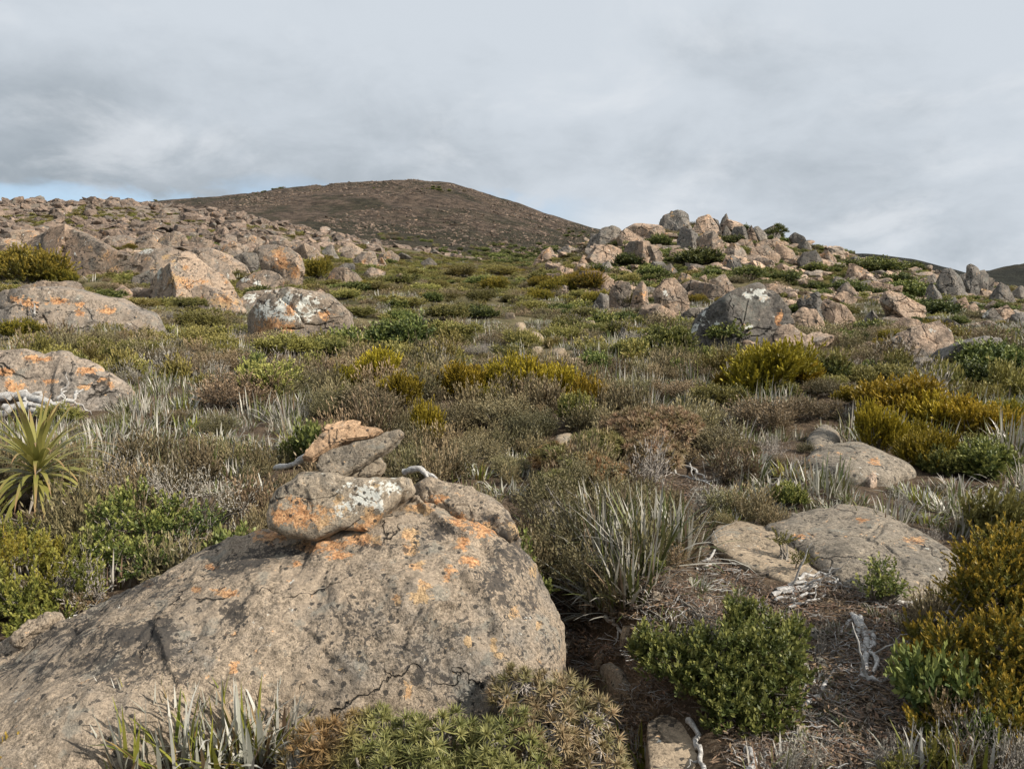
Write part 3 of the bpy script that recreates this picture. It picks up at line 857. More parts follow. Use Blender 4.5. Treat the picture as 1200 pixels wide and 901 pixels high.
# ------------------------------------------------------------------ boulders with traced outlines
# left-hand group
WB = [('white', 345, 358, 32, 13), ('white', 325, 368, 22, 8), ('white', 365, 366, 16, 9), ('white', 310, 362, 12, 8), ('white', 345, 372, 14, 7),
      ('orange', 340, 361, 6, 7), ('orange', 381, 369, 9, 6), ('orange', 318, 380, 14, 9), ('orange', 335, 384, 14, 6), ('orange', 308, 388, 9, 6), ('orange', 325, 393, 6, 4)]
rock_px([(289, 400), (296, 372), (306, 360), (325, 347), (345, 344), (362, 346), (382, 353), (402, 371), (415, 387), (402, 400), (340, 408)], M_WHITE,
        label='round boulder crusted with big white and orange lichen patches', blobs=WB, sub=6, depth=0.8)
LB = [('orange', 30, 355, 12, 6), ('orange', 68, 353, 13, 5), ('orange', 93, 357, 6, 4), ('orange', 93, 368, 6, 4), ('orange', 125, 365, 8, 5), ('orange', 18, 350, 6, 4), ('black', 60, 365, 12, 4)]
rock_px([(-14, 372), (8, 351), (35, 341), (62, 341), (100, 349), (132, 360), (162, 372), (178, 383), (165, 394), (60, 398), (-14, 392)], M_WHITE,
        label='long low whaleback boulder dotted with round orange lichen', blobs=LB, sub=6, depth=0.8, rough=0.015)
EB = [('orange', 100, 434, 13, 6), ('orange', 20, 452, 14, 6), ('orange', 118, 444, 8, 4), ('orange', 45, 420, 20, 4), ('orange', 5, 436, 12, 5), ('orange', 130, 452, 6, 4), ('orange', 99, 454, 6, 4), ('orange', 55, 447, 12, 4),
      ('black', 40, 428, 30, 8), ('black', 110, 442, 16, 8), ('black', 75, 450, 14, 6)]
rock_px([(-30, 430), (0, 415), (40, 416), (80, 424), (112, 436), (148, 454), (155, 463), (140, 472), (60, 480), (-30, 480)], M_WHITE,
        label='flat-topped boulder with black and orange lichen behind bleached driftwood', blobs=EB, sub=6, depth=0.8, rough=0.015)
rock_px([(22, 297), (45, 276), (66, 272), (84, 270), (100, 280), (120, 294), (147, 303), (138, 312), (112, 322), (90, 326), (40, 316)], M_KNOLL,
        label='big wedge boulder with one grey side and one tan side', sub=5, up=0.3)
rock_px([(70, 277), (77, 268), (84, 271), (112, 291), (100, 293)], M_KNOLL, 'pointed tan rock', Y=None, sub=5)
rock_px([(4, 282), (20, 271), (45, 272), (44, 284), (25, 292), (8, 290)], M_LEFT, 'rounded grey boulder')
rock_px([(-6, 287), (10, 281), (25, 285), (30, 297), (0, 299)], M_LEFT, 'rounded grey boulder')
rock_px([(24, 336), (45, 331), (85, 330), (97, 334), (102, 342), (60, 345), (28, 342)], M_LEFT, 'flat overhanging slab', sub=5)
rock_px([(135, 341), (142, 335), (155, 343), (151, 352), (139, 352)], M_KNOLL, 'small orange rock')
rock_px([(150, 340), (165, 338), (200, 339), (217, 345), (212, 352), (160, 351)], M_KNOLL, 'long orange-tan slab', sub=5)
rock_px([(138, 316), (152, 303), (168, 294), (200, 292), (217, 300), (220, 312), (206, 320), (190, 327), (150, 325)], M_LEFT, 'broad slab with a white lichen splash', sub=5,
        blobs=[('white', 171, 294, 9, 4), ('orange', 195, 301, 6, 3)])
rock_px([(160, 324), (178, 317), (184, 330), (168, 337), (158, 334)], M_GREY, 'dark shaded block')
rock_px([(180, 334), (194, 316), (215, 300), (232, 305), (255, 322), (268, 333), (279, 350), (270, 358), (228, 345), (182, 342)], M_LEFT,
        label='stepped triangular boulder with orange lichen along its foot', sub=6, depth=0.85, rough=0.018,
        blobs=[('orange', 213, 331, 12, 6), ('orange', 238, 331, 9, 4), ('orange', 218, 314, 4, 3), ('orange', 255, 346, 10, 6), ('white', 186, 322, 4, 7)])
rock_px([(216, 298), (230, 294), (256, 306), (273, 321), (278, 331), (266, 334), (240, 314)], M_LEFT, 'leaning slab', sub=5)
rock_px([(229, 295), (246, 292), (266, 300), (286, 312), (294, 319), (286, 325), (274, 323), (250, 307)], M_LEFT, 'long rounded slab with orange lichen', sub=5)
rock_px([(226, 341), (240, 335), (262, 342), (280, 353), (288, 360), (266, 366), (238, 360)], M_LEFT, 'low wedge rock with an orange side', sub=5, blobs=[('orange', 262, 352, 16, 7)])
rock_px([(184, 285), (194, 275), (206, 272), (216, 278), (221, 290), (205, 293)], M_LEFT, 'rounded grey boulder')
rock_px([(163, 289), (175, 281), (191, 288), (188, 295), (168, 295)], M_LEFT, 'flat grey slab')
rock_px([(274, 302), (285, 297), (300, 298), (304, 308), (295, 320), (277, 312)], M_GREY, 'square grey block')
rock_px([(314, 322), (316, 302), (304, 290), (322, 288), (340, 294), (351, 303), (355, 318), (347, 336), (330, 333)], M_LEFT,
        label='tall rounded boulder with a dark hollow side beside a dark round bush', sub=5, blobs=[('orange', 330, 308, 9, 10), ('orange', 345, 320, 6, 7), ('white', 324, 305, 4, 4), ('white', 316, 319, 5, 3)])
rock_px([(297, 296), (303, 288), (318, 292), (318, 303), (306, 308)], M_LEFT, 'tilted grey block')
rock_px([(279, 332), (300, 320), (320, 318), (331, 330), (322, 338), (285, 343)], M_LEFT, 'low slab with white lichen', sub=5, blobs=[('white', 302, 331, 5, 5), ('white', 287, 328, 6, 3)])
rock_px([(284, 354), (295, 342), (325, 339), (341, 344), (332, 354), (300, 360)], M_LEFT, 'low slab with white lichen', sub=5, blobs=[('white', 293, 350, 8, 6), ('orange', 309, 351, 4, 3)])
rock_px([(364, 345), (375, 340), (386, 349), (380, 355), (368, 352)], M_KNOLL, 'small orange-tipped rock')
for p, m, d in [
    ([(382, 328), (394, 315), (410, 316), (432, 331), (415, 335), (388, 333)], M_LEFT, 'low domed boulder'),
    ([(397, 314), (405, 309), (415, 310), (416, 318), (402, 319)], M_GREY, 'small pale rock'),
    ([(427, 321), (435, 313), (451, 319), (448, 326), (432, 326)], M_KNOLL, 'low orange-tan rock'),
    ([(414, 305), (425, 296), (438, 297), (443, 309), (430, 313), (417, 311)], M_LEFT, 'rounded grey boulder'),
    ([(399, 298), (411, 293), (416, 302), (402, 305)], M_KNOLL, 'small orange rock'),
    ([(378, 295), (389, 287), (398, 301), (390, 304)], M_GREY, 'leaning grey slab'),
    ([(398, 293), (410, 285), (424, 293), (418, 299), (402, 299)], M_LEFT, 'grey boulder'),
    ([(341, 297), (358, 285), (372, 293), (381, 306), (366, 305), (346, 303)], M_LEFT, 'pointed grey boulder'),
    ([(443, 301), (458, 294), (467, 301), (463, 308), (448, 306)], M_LEFT, 'leaning grey slab'),
    ([(437, 306), (448, 303), (455, 311), (444, 312)], M_KNOLL, 'small tan rock'),
    ([(494, 308), (503, 302), (512, 310), (502, 315)], M_GREY, 'pale rounded rock'),
    ([(257, 284), (265, 275), (276, 278), (279, 286), (265, 288)], M_LEFT, 'rounded pale boulder'),
    ([(279, 281), (299, 276), (310, 283), (302, 291), (284, 289)], M_LEFT, 'square-edged slab'),
    ([(256, 290), (272, 284), (290, 290), (284, 300), (262, 300)], M_LEFT, 'brown-grey block'),
    ([(318, 287), (335, 282), (348, 286), (345, 293), (325, 293)], M_LEFT, 'flat grey slab'),
    ([(455, 326), (470, 322), (478, 330), (462, 334)], M_LEFT, 'low half-buried rock'),
    ([(100, 292), (112, 284), (128, 290), (126, 300), (106, 301)], M_LEFT, 'flat grey slab'),
    ([(125, 283), (140, 276), (158, 281), (152, 290), (130, 291)], M_LEFT, 'grey boulder'),
    ([(160, 281), (172, 274), (190, 277), (184, 285), (166, 287)], M_LEFT, 'rounded grey boulder'),
    ([(218, 285), (232, 278), (250, 284), (243, 294), (224, 293)], M_LEFT, 'grey boulder'),
]:
    rock_px(p, m, d)

# right-hand knoll
G = 'rocks of the knoll'
KN = [
    ([(622, 307), (634, 297), (645, 290), (650, 298), (641, 309)], M_KNOLL, 'pointed tan boulder'),
    ([(653, 294), (664, 288), (674, 292), (662, 301)], M_GREY, 'small grey rock'),
    ([(688, 303), (699, 288), (715, 289), (729, 295), (733, 305), (725, 313), (705, 314)], M_KNOLL, 'broad tan boulder with a pale chip'),
    ([(700, 288), (704, 270), (715, 266), (726, 270), (731, 281), (720, 288)], M_GREY, 'blocky grey-tan boulder'),
    ([(725, 278), (734, 269), (750, 275), (762, 286), (745, 289), (730, 286)], M_KNOLL, 'tilted tan slab'),
    ([(733, 296), (739, 285), (757, 285), (770, 295), (776, 308), (760, 310), (744, 306)], M_KNOLL, 'dark-sided tan slab'),
    ([(758, 290), (766, 288), (775, 297), (776, 311), (768, 309)], M_KNOLL, 'narrow tan block'),
    ([(733, 271), (745, 265), (771, 265), (775, 274), (766, 283), (750, 278)], M_KNOLL, 'orange-topped crest boulder'),
    ([(675, 310), (683, 300), (692, 304), (697, 311), (690, 315)], M_KNOLL, 'reddish rounded rock'),
    ([(647, 321), (655, 313), (670, 316), (672, 324), (650, 325)], M_KNOLL, 'pair-like split pink rock'),
    ([(678, 328), (682, 319), (698, 319), (716, 328), (725, 335), (715, 341), (688, 339)], M_KNOLL, 'grey-tan wedge boulder'),
    ([(709, 360), (716, 341), (725, 331), (736, 332), (739, 345), (735, 362)], M_KNOLL, 'upright orange-flecked slab'),
    ([(691, 358), (703, 345), (713, 347), (711, 361), (697, 363)], M_GREY, 'plain grey slab'),
    ([(735, 360), (743, 341), (751, 331), (758, 339), (760, 357), (755, 363)], M_KNOLL, 'pointed slab with orange lichen'),
    ([(765, 343), (777, 329), (790, 329), (801, 345), (811, 363), (800, 374), (780, 370), (768, 358)], M_KNOLL, None),
    ([(742, 374), (752, 362), (770, 358), (790, 368), (785, 381), (748, 382)], M_KNOLL, 'low grey-tan boulder'),
    ([(713, 384), (717, 376), (730, 378), (734, 386), (725, 388)], M_GREY, 'small rock with a white cap'),
    ([(721, 394), (729, 384), (737, 392), (730, 398)], M_GREY, 'small grey rock'),
    ([(730, 378), (738, 371), (744, 378), (738, 382)], M_GREY, 'small grey rock'),
    ([(753, 397), (768, 387), (790, 387), (811, 393), (817, 401), (790, 405), (765, 402)], M_KNOLL, 'flat slab with an orange patch'),
    ([(799, 369), (810, 362), (831, 362), (822, 375), (803, 376)], M_GREY, 'whitish low rock'),
    ([(814, 330), (802, 341), (808, 333), (828, 333), (845, 343), (842, 353), (815, 348)], M_KNOLL, 'tan boulder'),
    ([(832, 330), (849, 323), (869, 340), (858, 347), (840, 343)], M_KNOLL, 'tan rounded boulder'),
    ([(794, 330), (800, 320), (811, 325), (810, 338), (797, 338)], M_KNOLL, 'split pinkish block'),
    ([(774, 315), (786, 310), (793, 319), (785, 324), (777, 323)], M_GREY, 'dark-sided small block'),
    ([(819, 326), (827, 322), (830, 332), (820, 333)], M_KNOLL, 'small tan rock'),
    ([(776, 266), (779, 252), (795, 247), (806, 250), (809, 262), (797, 270), (780, 269)], M_GREY, None),
    ([(795, 280), (799, 267), (818, 275), (822, 292), (808, 295), (796, 289)], M_GREY, 'square grey block'),
    ([(807, 270), (819, 255), (831, 253), (839, 265), (836, 275), (820, 278)], M_KNOLL, 'tall tan boulder top'),
    ([(818, 280), (836, 272), (847, 285), (854, 299), (840, 302), (822, 296)], M_KNOLL, 'tall tan boulder'),
    ([(834, 256), (842, 259), (847, 277), (838, 274)], M_GREY, 'narrow grey block'),
    ([(844, 268), (847, 257), (851, 250), (854, 259), (856, 271), (849, 274)], M_GREY, None),
    ([(845, 276), (850, 265), (857, 273), (852, 279)], M_GREY, 'small pale block'),
    ([(857, 273), (861, 267), (872, 266), (877, 275), (881, 283), (866, 279)], M_GREY, 'crest block'),
    ([(875, 270), (881, 265), (889, 283), (880, 286)], M_KNOLL, 'leaning tan slab'),
    ([(882, 269), (889, 266), (899, 276), (891, 284)], M_GREY, 'grey crest rock'),
    ([(897, 274), (905, 268), (915, 277), (905, 283)], M_GREY, 'grey crest rock'),
    ([(861, 288), (869, 281), (880, 282), (887, 291), (876, 295), (864, 293)], M_KNOLL, 'low tan boulder'),
    ([(887, 288), (895, 281), (910, 282), (919, 291), (905, 295), (890, 294)], M_KNOLL, 'low tan boulder'),
    ([(877, 303), (882, 292), (898, 289), (914, 301), (905, 308), (884, 308)], M_KNOLL, 'rounded pink-tan boulder'),
    ([(901, 301), (911, 287), (925, 292), (932, 302), (922, 307)], M_KNOLL, 'rounded tan boulder'),
    ([(850, 294), (857, 286), (870, 292), (880, 305), (866, 306), (853, 303)], M_KNOLL, 'overhanging dark-sided rock'),
    ([(926, 279), (932, 273), (943, 283), (947, 293), (936, 291)], M_GREY, 'dark pointed rock'),
    ([(941, 285), (947, 282), (953, 291), (946, 295)], M_GREY, 'dark crest rock'),
    ([(937, 308), (943, 297), (955, 295), (963, 305), (966, 315), (950, 318), (941, 314)], M_GREY, 'cracked grey boulder'),
    ([(957, 302), (969, 295), (980, 305), (976, 314), (965, 309)], M_KNOLL, 'tan boulder'),
    ([(852, 311), (857, 299), (865, 305), (871, 321), (856, 322)], M_GREY, 'grey heap-like boulder'),
    ([(843, 315), (849, 311), (855, 316), (848, 319)], M_GREY, 'small whitish rock'),
    ([(886, 307), (892, 304), (896, 309), (889, 313)], M_GREY, 'small whitish rock'),
    ([(992, 313), (997, 303), (1006, 302), (1009, 312)], M_GREY, 'pale crest rock'),
    ([(989, 326), (995, 313), (1005, 314), (1011, 327), (1003, 331)], M_KNOLL, 'tall tan block'),
    ([(969, 338), (980, 325), (993, 330), (987, 342)], M_GREY, 'dark-sided wedge'),
    ([(984, 342), (994, 331), (1009, 346), (1000, 353)], M_KNOLL, 'tan block'),
    ([(978, 349), (989, 341), (1004, 351), (996, 357)], M_KNOLL, 'tan block'),
    ([(1013, 316), (1024, 308), (1036, 312), (1030, 319)], M_GREY, 'pale crest rock'),
    ([(1038, 311), (1050, 304), (1061, 310), (1055, 319)], M_GREY, 'pale crest rock'),
    ([(998, 337), (1020, 331), (1045, 334), (1052, 344), (1030, 346)], M_KNOLL, 'long flat tan slab'),
    ([(1031, 352), (1040, 343), (1055, 345), (1075, 358), (1090, 372), (1083, 378), (1063, 374), (1043, 362)], M_KNOLL, 'long streaked slab lying down the slope'),
    ([(935, 354), (944, 347), (957, 345), (967, 360), (972, 380), (958, 374), (940, 361)], M_GREY, 'leaning grey boulder'),
    ([(926, 374), (940, 363), (955, 365), (972, 387), (960, 394), (938, 391)], M_KNOLL, 'orange-topped boulder with a dark underside'),
    ([(961, 358), (972, 353), (986, 359), (1007, 374), (988, 381), (969, 379)], M_KNOLL, 'orange-flecked sloping boulder'),
    ([(1010, 382), (1017, 371), (1022, 366), (1031, 378), (1034, 388), (1015, 391)], M_GREY, 'pale pointed rock'),
    ([(1000, 385), (1006, 379), (1012, 384), (1008, 390)], M_GREY, 'small whitish rock'),
    ([(1031, 388), (1039, 381), (1046, 388), (1036, 394)], M_KNOLL, 'small orange rock'),
    ([(1046, 381), (1058, 373), (1075, 375), (1087, 383), (1072, 392), (1050, 391)], M_KNOLL, 'low tan boulder'),
    ([(1044, 404), (1060, 390), (1083, 384), (1099, 379), (1109, 390), (1114, 406), (1105, 414), (1085, 418), (1058, 414)], M_KNOLL, None),
    ([(1025, 422), (1037, 403), (1053, 396), (1064, 408), (1057, 423), (1035, 426)], M_GREY, 'grey slab boulder'),
    ([(1068, 409), (1077, 402), (1090, 415), (1078, 421)], M_KNOLL, 'small split tan rock'),
    ([(1062, 416), (1066, 407), (1078, 416), (1072, 421)], M_GREY, 'small dark rock'),
    ([(1100, 380), (1109, 374), (1119, 382), (1112, 388)], M_GREY, 'rounded grey rock'),
    ([(1111, 404), (1119, 394), (1131, 400), (1126, 409)], M_GREY, 'dark block'),
    ([(1128, 395), (1138, 386), (1152, 393), (1146, 399)], M_KNOLL, 'tan-topped rock'),
    ([(1076, 429), (1110, 408), (1150, 397), (1171, 396), (1177, 404), (1150, 418), (1120, 427)], M_GREY, 'long dark flat boulder'),
    ([(1153, 399), (1164, 390), (1179, 402), (1168, 406)], M_KNOLL, 'tan rounded rock'),
    ([(1060, 432), (1080, 420), (1104, 424), (1110, 434), (1085, 440)], M_GREY, 'low dark rock'),
    ([(1132, 338), (1133, 314), (1138, 312), (1147, 316), (1146, 332), (1140, 354), (1135, 350)], M_GREY, 'tallest pillar stone'),
    ([(1145, 350), (1147, 320), (1154, 319), (1158, 325), (1153, 352)], M_GREY, 'pillar stone with a flat top'),
    ([(1153, 350), (1158, 326), (1165, 328), (1161, 350)], M_GREY, 'thin leaning pillar stone'),
    ([(1093, 344), (1104, 320), (1114, 317), (1126, 328), (1130, 348), (1115, 354)], M_GREY, 'big angular block'),
    ([(1119, 326), (1130, 322), (1134, 337), (1127, 339)], M_GREY, 'narrow grey block'),
    ([(1158, 354), (1172, 332), (1181, 337), (1193, 353), (1175, 358)], M_GREY, 'pyramid-shaped rock'),
    ([(1079, 328), (1094, 322), (1099, 330), (1085, 335)], M_GREY, 'pale slab'),
    ([(1083, 347), (1091, 332), (1103, 346), (1095, 354)], M_GREY, 'leaning slab'),
    ([(1108, 358), (1119, 349), (1129, 362), (1118, 367)], M_GREY, 'dark tilted block'),
    ([(1122, 354), (1132, 349), (1138, 363), (1128, 369)], M_KNOLL, 'tan wedge'),
    ([(1134, 362), (1142, 355), (1151, 366), (1142, 371)], M_KNOLL, 'tan block'),
    ([(1151, 370), (1164, 362), (1173, 373), (1160, 379)], M_GREY, 'pale rounded block'),
    ([(1167, 364), (1181, 358), (1189, 371), (1176, 379)], M_KNOLL, 'split tan rock'),
    ([(1185, 369), (1199, 367), (1207, 377), (1190, 379)], M_GREY, 'flat grey rock'),
    ([(1153, 360), (1166, 354), (1180, 360), (1165, 366)], M_KNOLL, 'flat tan rock'),
    ([(1184, 345), (1196, 336), (1206, 345), (1198, 354)], M_GREY, 'grey block'),
]
SPECIAL = {(765, 343): 'cracked tan boulder, rounded and split by one diagonal crack', (776, 266): 'big grey block standing highest on the knoll skyline',
           (844, 268): 'thumb-shaped stone standing alone on the knoll skyline', (1044, 404): 'steep pale boulder with an orange face above a grey slab boulder'}
for p, m, d in KN:
    wide = max(q[0] for q in p) - min(q[0] for q in p)
    rock_px(p, m, d, SPECIAL.get(p[0]), sub=6 if wide > 40 else 5, group=G, up=0.4)
rock_px([(803, 396), (820, 376), (845, 355), (866, 341), (885, 337), (900, 344), (911, 360), (922, 378), (926, 388), (900, 404), (870, 408), (828, 402)], M_GREY,
        label='steep pointed grey boulder with a white-splashed tip', sub=6, group=G, up=0.25,
        blobs=[('white', 885, 343, 14, 6), ('white', 897, 350, 6, 9), ('white', 880, 383, 8, 2), ('orange', 912, 375, 6, 10)])
rock_px([(895, 408), (912, 386), (924, 382), (945, 395), (960, 412), (950, 421), (908, 420)], M_KNOLL, label='orange-tan boulder leaning on the steep pointed grey boulder', sub=5, group=G)

# ---- more single boulders, scattered over the knoll and the left slope
RP = []
for k in range(10):
    rng = np.random.default_rng(900 + k)
    V, Fc = random_rock(50 + k, (1.0, rng.uniform(0.7, 1.0), rng.uniform(0.5, 0.85)), 5, 80, 7, 0.03)
    RP.append((V, Fc))
RMESH = {}


def rock_copy(k, mat, X, Y, size, rz, tilt, desc, group, sink=0.3, flat=None):
    key = (k, mat.name)
    if key not in RMESH:
        RMESH[key] = make_mesh('boulder', RP[k][0], [(RP[k][1], 0)], [mat]); RMESH[key].set_sharp_from_angle(angle=rad(24))
    Z = float(H(X, Y)[0])
    o = bpy.data.objects.new('boulder', RMESH[key]); COL.objects.link(o)
    o.location = (X, Y, Z + size * 0.36 - size * sink); o.rotation_euler = (tilt[0], tilt[1], rz); o.scale = flat if flat else (size,) * 3
    u, v = proj(X, Y, Z + 0.2 * size)
    auto(o, desc, 'rock', group, (float(u), float(v)))
    FOOT.append((X, Y, 0.4 * size, 0.4 * size))
    return o


rng = np.random.default_rng(77)
PLACED = []


def scatter_rocks(n, urange, vrange, pxsize, mats, group, descs, cond=None):
    c = 0; tries = 0
    while c < n and tries < n * 40:
        tries += 1
        u = rng.uniform(*urange); v = rng.uniform(*vrange)
        if cond and not cond(u, v): continue
        X, Y, Z = ground_at(u, v)
        s_px = rng.uniform(*pxsize) * (0.7 + 0.6 * rng.random() ** 3)
        if any((u - a) ** 2 + ((v - b) * 1.5) ** 2 < (0.55 * (s_px + s)) ** 2 for a, b, s in PLACED): continue
        PLACED.append((u, v, s_px))
        size = s_px * Y / F
        k = int(rng.integers(0, 10)); m = mats[int(rng.integers(0, len(mats)))]
        slab = group != G and u < 480
        rock_copy(k, m, X, Y, size, 0.35 + rng.normal(0, .28) + (1.57 if rng.random() < .4 else 0), (rng.normal(-.12, .12), rng.normal(.28 if slab else .1, .14)), descs[k % len(descs)] if m is not M_KNOLL else 'tan ' + descs[k % len(descs)].split(' ', 1)[1], group, rng.uniform(0.22, 0.42), (size * 1.45, size, size * 0.62) if slab else (size * 1.25, size, size * 0.78))
        c += 1


DS = ['grey boulder', 'grey angular rock', 'grey rounded rock', 'grey tilted block', 'grey low rock']
# knoll: upper band, mid band, foot
kn = lambda u, v: v > 262 + max(0, (800 - u)) * 0.20 + max(0, u - 850) * 0.20 and v < 375
scatter_rocks(44, (680, 990), (256, 320), (20, 42), [M_KNOLL, M_GREY, M_KNOLL], G, DS, kn)
scatter_rocks(24, (860, 1200), (312, 412), (24, 50), [M_KNOLL, M_GREY, M_KNOLL], G, DS, lambda u, v: v > 318 + max(0, u - 1000) * 0.12)
scatter_rocks(38, (640, 1200), (262, 376), (9, 22), [M_KNOLL, M_GREY, M_KNOLL], G, DS, kn)
scatter_rocks(14, (900, 1200), (385, 425), (7, 20), [M_KNOLL, M_GREY], G, DS)
lf = lambda u, v: v < 338 - max(0, u - 250) * 0.05
scatter_rocks(44, (0, 480), (262, 336), (10, 24), [M_LEFT, M_LEFT, M_KNOLL, M_GREY], 'boulders on the hillside', DS, lf)
scatter_rocks(12, (330, 640), (306, 352), (6, 12), [M_LEFT, M_GREY], 'boulders on the hillside', DS)

for i_, (u_, v_, w_, h_) in enumerate([(735, 742, 16, 8), (752, 728, 12, 6), (955, 745, 14, 7), (985, 770, 10, 5), (962, 780, 16, 8), (940, 860, 18, 9), (975, 850, 12, 6), (1000, 880, 16, 8), (725, 850, 14, 7), (1020, 830, 12, 6), (770, 700, 14, 7), (830, 705, 12, 6), (1040, 870, 14, 7), (705, 775, 16, 9)]):
    rock_px([(u_ - w_ / 2, v_ + 1), (u_ - w_ * .3, v_ - h_), (u_ + w_ * .2, v_ - h_ * .9), (u_ + w_ / 2, v_ - h_ * .2), (u_ + w_ * .2, v_ + h_ * .4)], M_CAIRN if i_ % 3 else M_SLAB,
            'small litter stone', depth=1.0, sub=4, group='stones along the track', name='stone')
# ------------------------------------------------------------------ plants
UPV = np.array([0, 0, 1.0])


def perp(D, rng):
    a = rng.normal(size=D.shape)
    return norm(a - (a * D).sum(1)[:, None] * D)


def leaves(P, D, S, ln, wd, wpos=0.45, fold=0.0):
    """one four-cornered leaf per row: base, side, tip, side"""
    ln = np.broadcast_to(ln, (len(P),))[:, None]; wd = np.broadcast_to(wd, (len(P),))[:, None]
    m = P + D * ln * wpos
    V = np.stack([P, m + S * wd, P + D * ln, m - S * wd], 1).reshape(-1, 3)
    Q = np.arange(len(V)).reshape(-1, 4)
    return V, Q


def sprig_leaves(rng, P, D, nl, stem, ln, wd, spread, wpos=0.45):
    n = len(P)
    t = np.tile((np.arange(nl) + 0.6) / nl, n)
    Pi = np.repeat(P, nl, 0); Di = np.repeat(D, nl, 0)
    A = np.repeat(perp(D, rng), nl, 0); B = np.cross(Di, A)
    th = np.tile(np.arange(nl) * 2.4, n) + rng.uniform(0, .6, n * nl)
    rd = A * np.cos(th)[:, None] + B * np.sin(th)[:, None]
    a = (spread * (1.1 - 0.75 * t) + rng.normal(0, .18, n * nl))[:, None]
    ld = norm(Di * np.cos(a) + rd * np.sin(a))
    st = np.broadcast_to(stem, (n,)) if np.ndim(stem) == 0 else stem
    pos = Pi + Di * (np.repeat(st, nl) * t)[:, None]
    S = norm(np.cross(ld, rd + 0.3 * rng.normal(size=ld.shape)))
    k = rng.uniform(0.75, 1.25, n * nl)
    V, Q = leaves(pos, ld, S, ln * k, wd * k, wpos)
    v = np.clip(np.repeat(rng.random(n), nl) * 0.6 + rng.random(n * nl) * 0.4, 0, 1)
    return V, Q, np.repeat(v, 4), np.repeat(t, 4)


def tubes(paths, radii, sides=4):
    Vs, Qs, off = [], [], 0
    th = np.arange(sides) * 2 * math.pi / sides
    for p, r in zip(paths, radii):
        p = np.asarray(p, float); r = np.asarray(r, float)
        d = np.gradient(p, axis=0); d = norm(d)
        a = norm(np.cross(d, np.array([0.31, 0.17, 0.93]) + 0 * d) + 1e-6); b = np.cross(d, a)
        V = p[:, None] + r[:, None, None] * (a[:, None] * np.cos(th)[None, :, None] + b[:, None] * np.sin(th)[None, :, None])
        n = len(p); i = np.arange(n * sides).reshape(n, sides); j = np.roll(i, -1, 1)
        Q = np.stack([i[:-1], j[:-1], j[1:], i[1:]], -1).reshape(-1, 4)
        Vs.append(V.reshape(-1, 3)); Qs.append(Q + off); off += n * sides
    return np.concatenate(Vs), np.concatenate(Qs)


def stems(rng, root, ends, r0, sides=3, wob=0.06):
    paths, rs = [], []
    for e in ends:
        a = root + rng.normal(size=3) * np.array([.06, .06, 0]) * np.linalg.norm(e - root)
        t = np.linspace(0, 1, 5)[:, None]
        mid = a * (1 - t) + e * t
        mid[:, 2] = a[2] + (e[2] - a[2]) * (t[:, 0] ** 1.25)
        mid[1:-1] += rng.normal(size=(3, 3)) * wob * np.linalg.norm(e - a)
        paths.append(mid); rs.append(np.linspace(r0, r0 * 0.35, 5))
    return tubes(paths, rs, sides)


SPEC = {   # leaf length, half width, leaves per sprig, sprig length, spread, upward pull, sprigs per m2 of shell, widest point
    'brown': (0.020, 0.0034, 16, 0.12, 0.75, 1.3, 260, 0.45),
    'olive': (0.022, 0.0055, 15, 0.09, 0.95, 0.9, 300, 0.45),
    'dark': (0.026, 0.0075, 14, 0.09, 1.0, 0.8, 280, 0.5),
    'green': (0.034, 0.0085, 15, 0.11, 0.95, 1.2, 190, 0.5),
    'yellow': (0.026, 0.0055, 20, 0.11, 0.6, 1.5, 260, 0.5),
    'goldg': (0.022, 0.0048, 22, 0.10, 0.75, 1.2, 330, 0.5),
    'grey': (0.020, 0.0022, 9, 0.13, 0.6, 1.0, 200, 0.4),
}
MATS = {'brown': M_BROWN, 'olive': M_OLIVE, 'dark': M_DARKG, 'green': M_GREEN, 'yellow': M_YELLOW, 'goldg': M_GOLDG, 'grey': M_GREYT, 'mixed': M_MIXED}


def crown(seed, lobes, kind, ls=1.0, dens=1.0, inner=0.35):
    """lobes: (x, y, z, rx, ry, rz).  Sprigs grow through the outer part of every lobe; returns leaf mesh data and sprig roots"""
    rng = np.random.default_rng(seed)
    ll, lw, nl, sl, spread, upw, rho, wp = SPEC[kind]
    Ps, Ds = [], []
    for (x, y, z, rx, ry, rz) in lobes:
        area = 2.6 * math.pi * ((rx * ry) ** 1.6 / 3 + (rx * rz) ** 1.6 / 3 + (ry * rz) ** 1.6 / 3) ** (1 / 1.6)
        n = max(6, int(area * rho * dens / ls ** 2))
        d = norm(rng.normal(size=(n * 2, 3))); d = d[d[:, 2] > -0.45][:n]
        r = 1 - inner * rng.random(len(d)) ** 1.6 - 0.10 * rng.random(len(d))
        bump = 1 + 0.36 * vnoise(d * 2.3 + seed * 1.3 + x * 3, seed) + 0.30 * (rng.random(len(d)) ** 9)
        p = np.array([x, y, z]) + d * np.array([rx, ry, rz]) * (r * bump)[:, None]
        D = norm(norm(d / np.array([rx, ry, rz])) + upw * UPV * 0.75 + 0.35 * rng.normal(size=d.shape))
        Ps.append(p - D * sl * ls * 0.75); Ds.append(D)
    P = np.concatenate(Ps); D = np.concatenate(Ds)
    keep = P[:, 2] > min(l[2] - l[5] * 0.8 for l in lobes)
    P, D = P[keep], D[keep]
    sv = sl * ls * rng.uniform(0.7, 1.3, len(P))
    V, Q, v, t = sprig_leaves(rng, P, D, nl, sv, ll * ls, lw * ls, spread, wp)
    return V, Q, v, t, P, rng


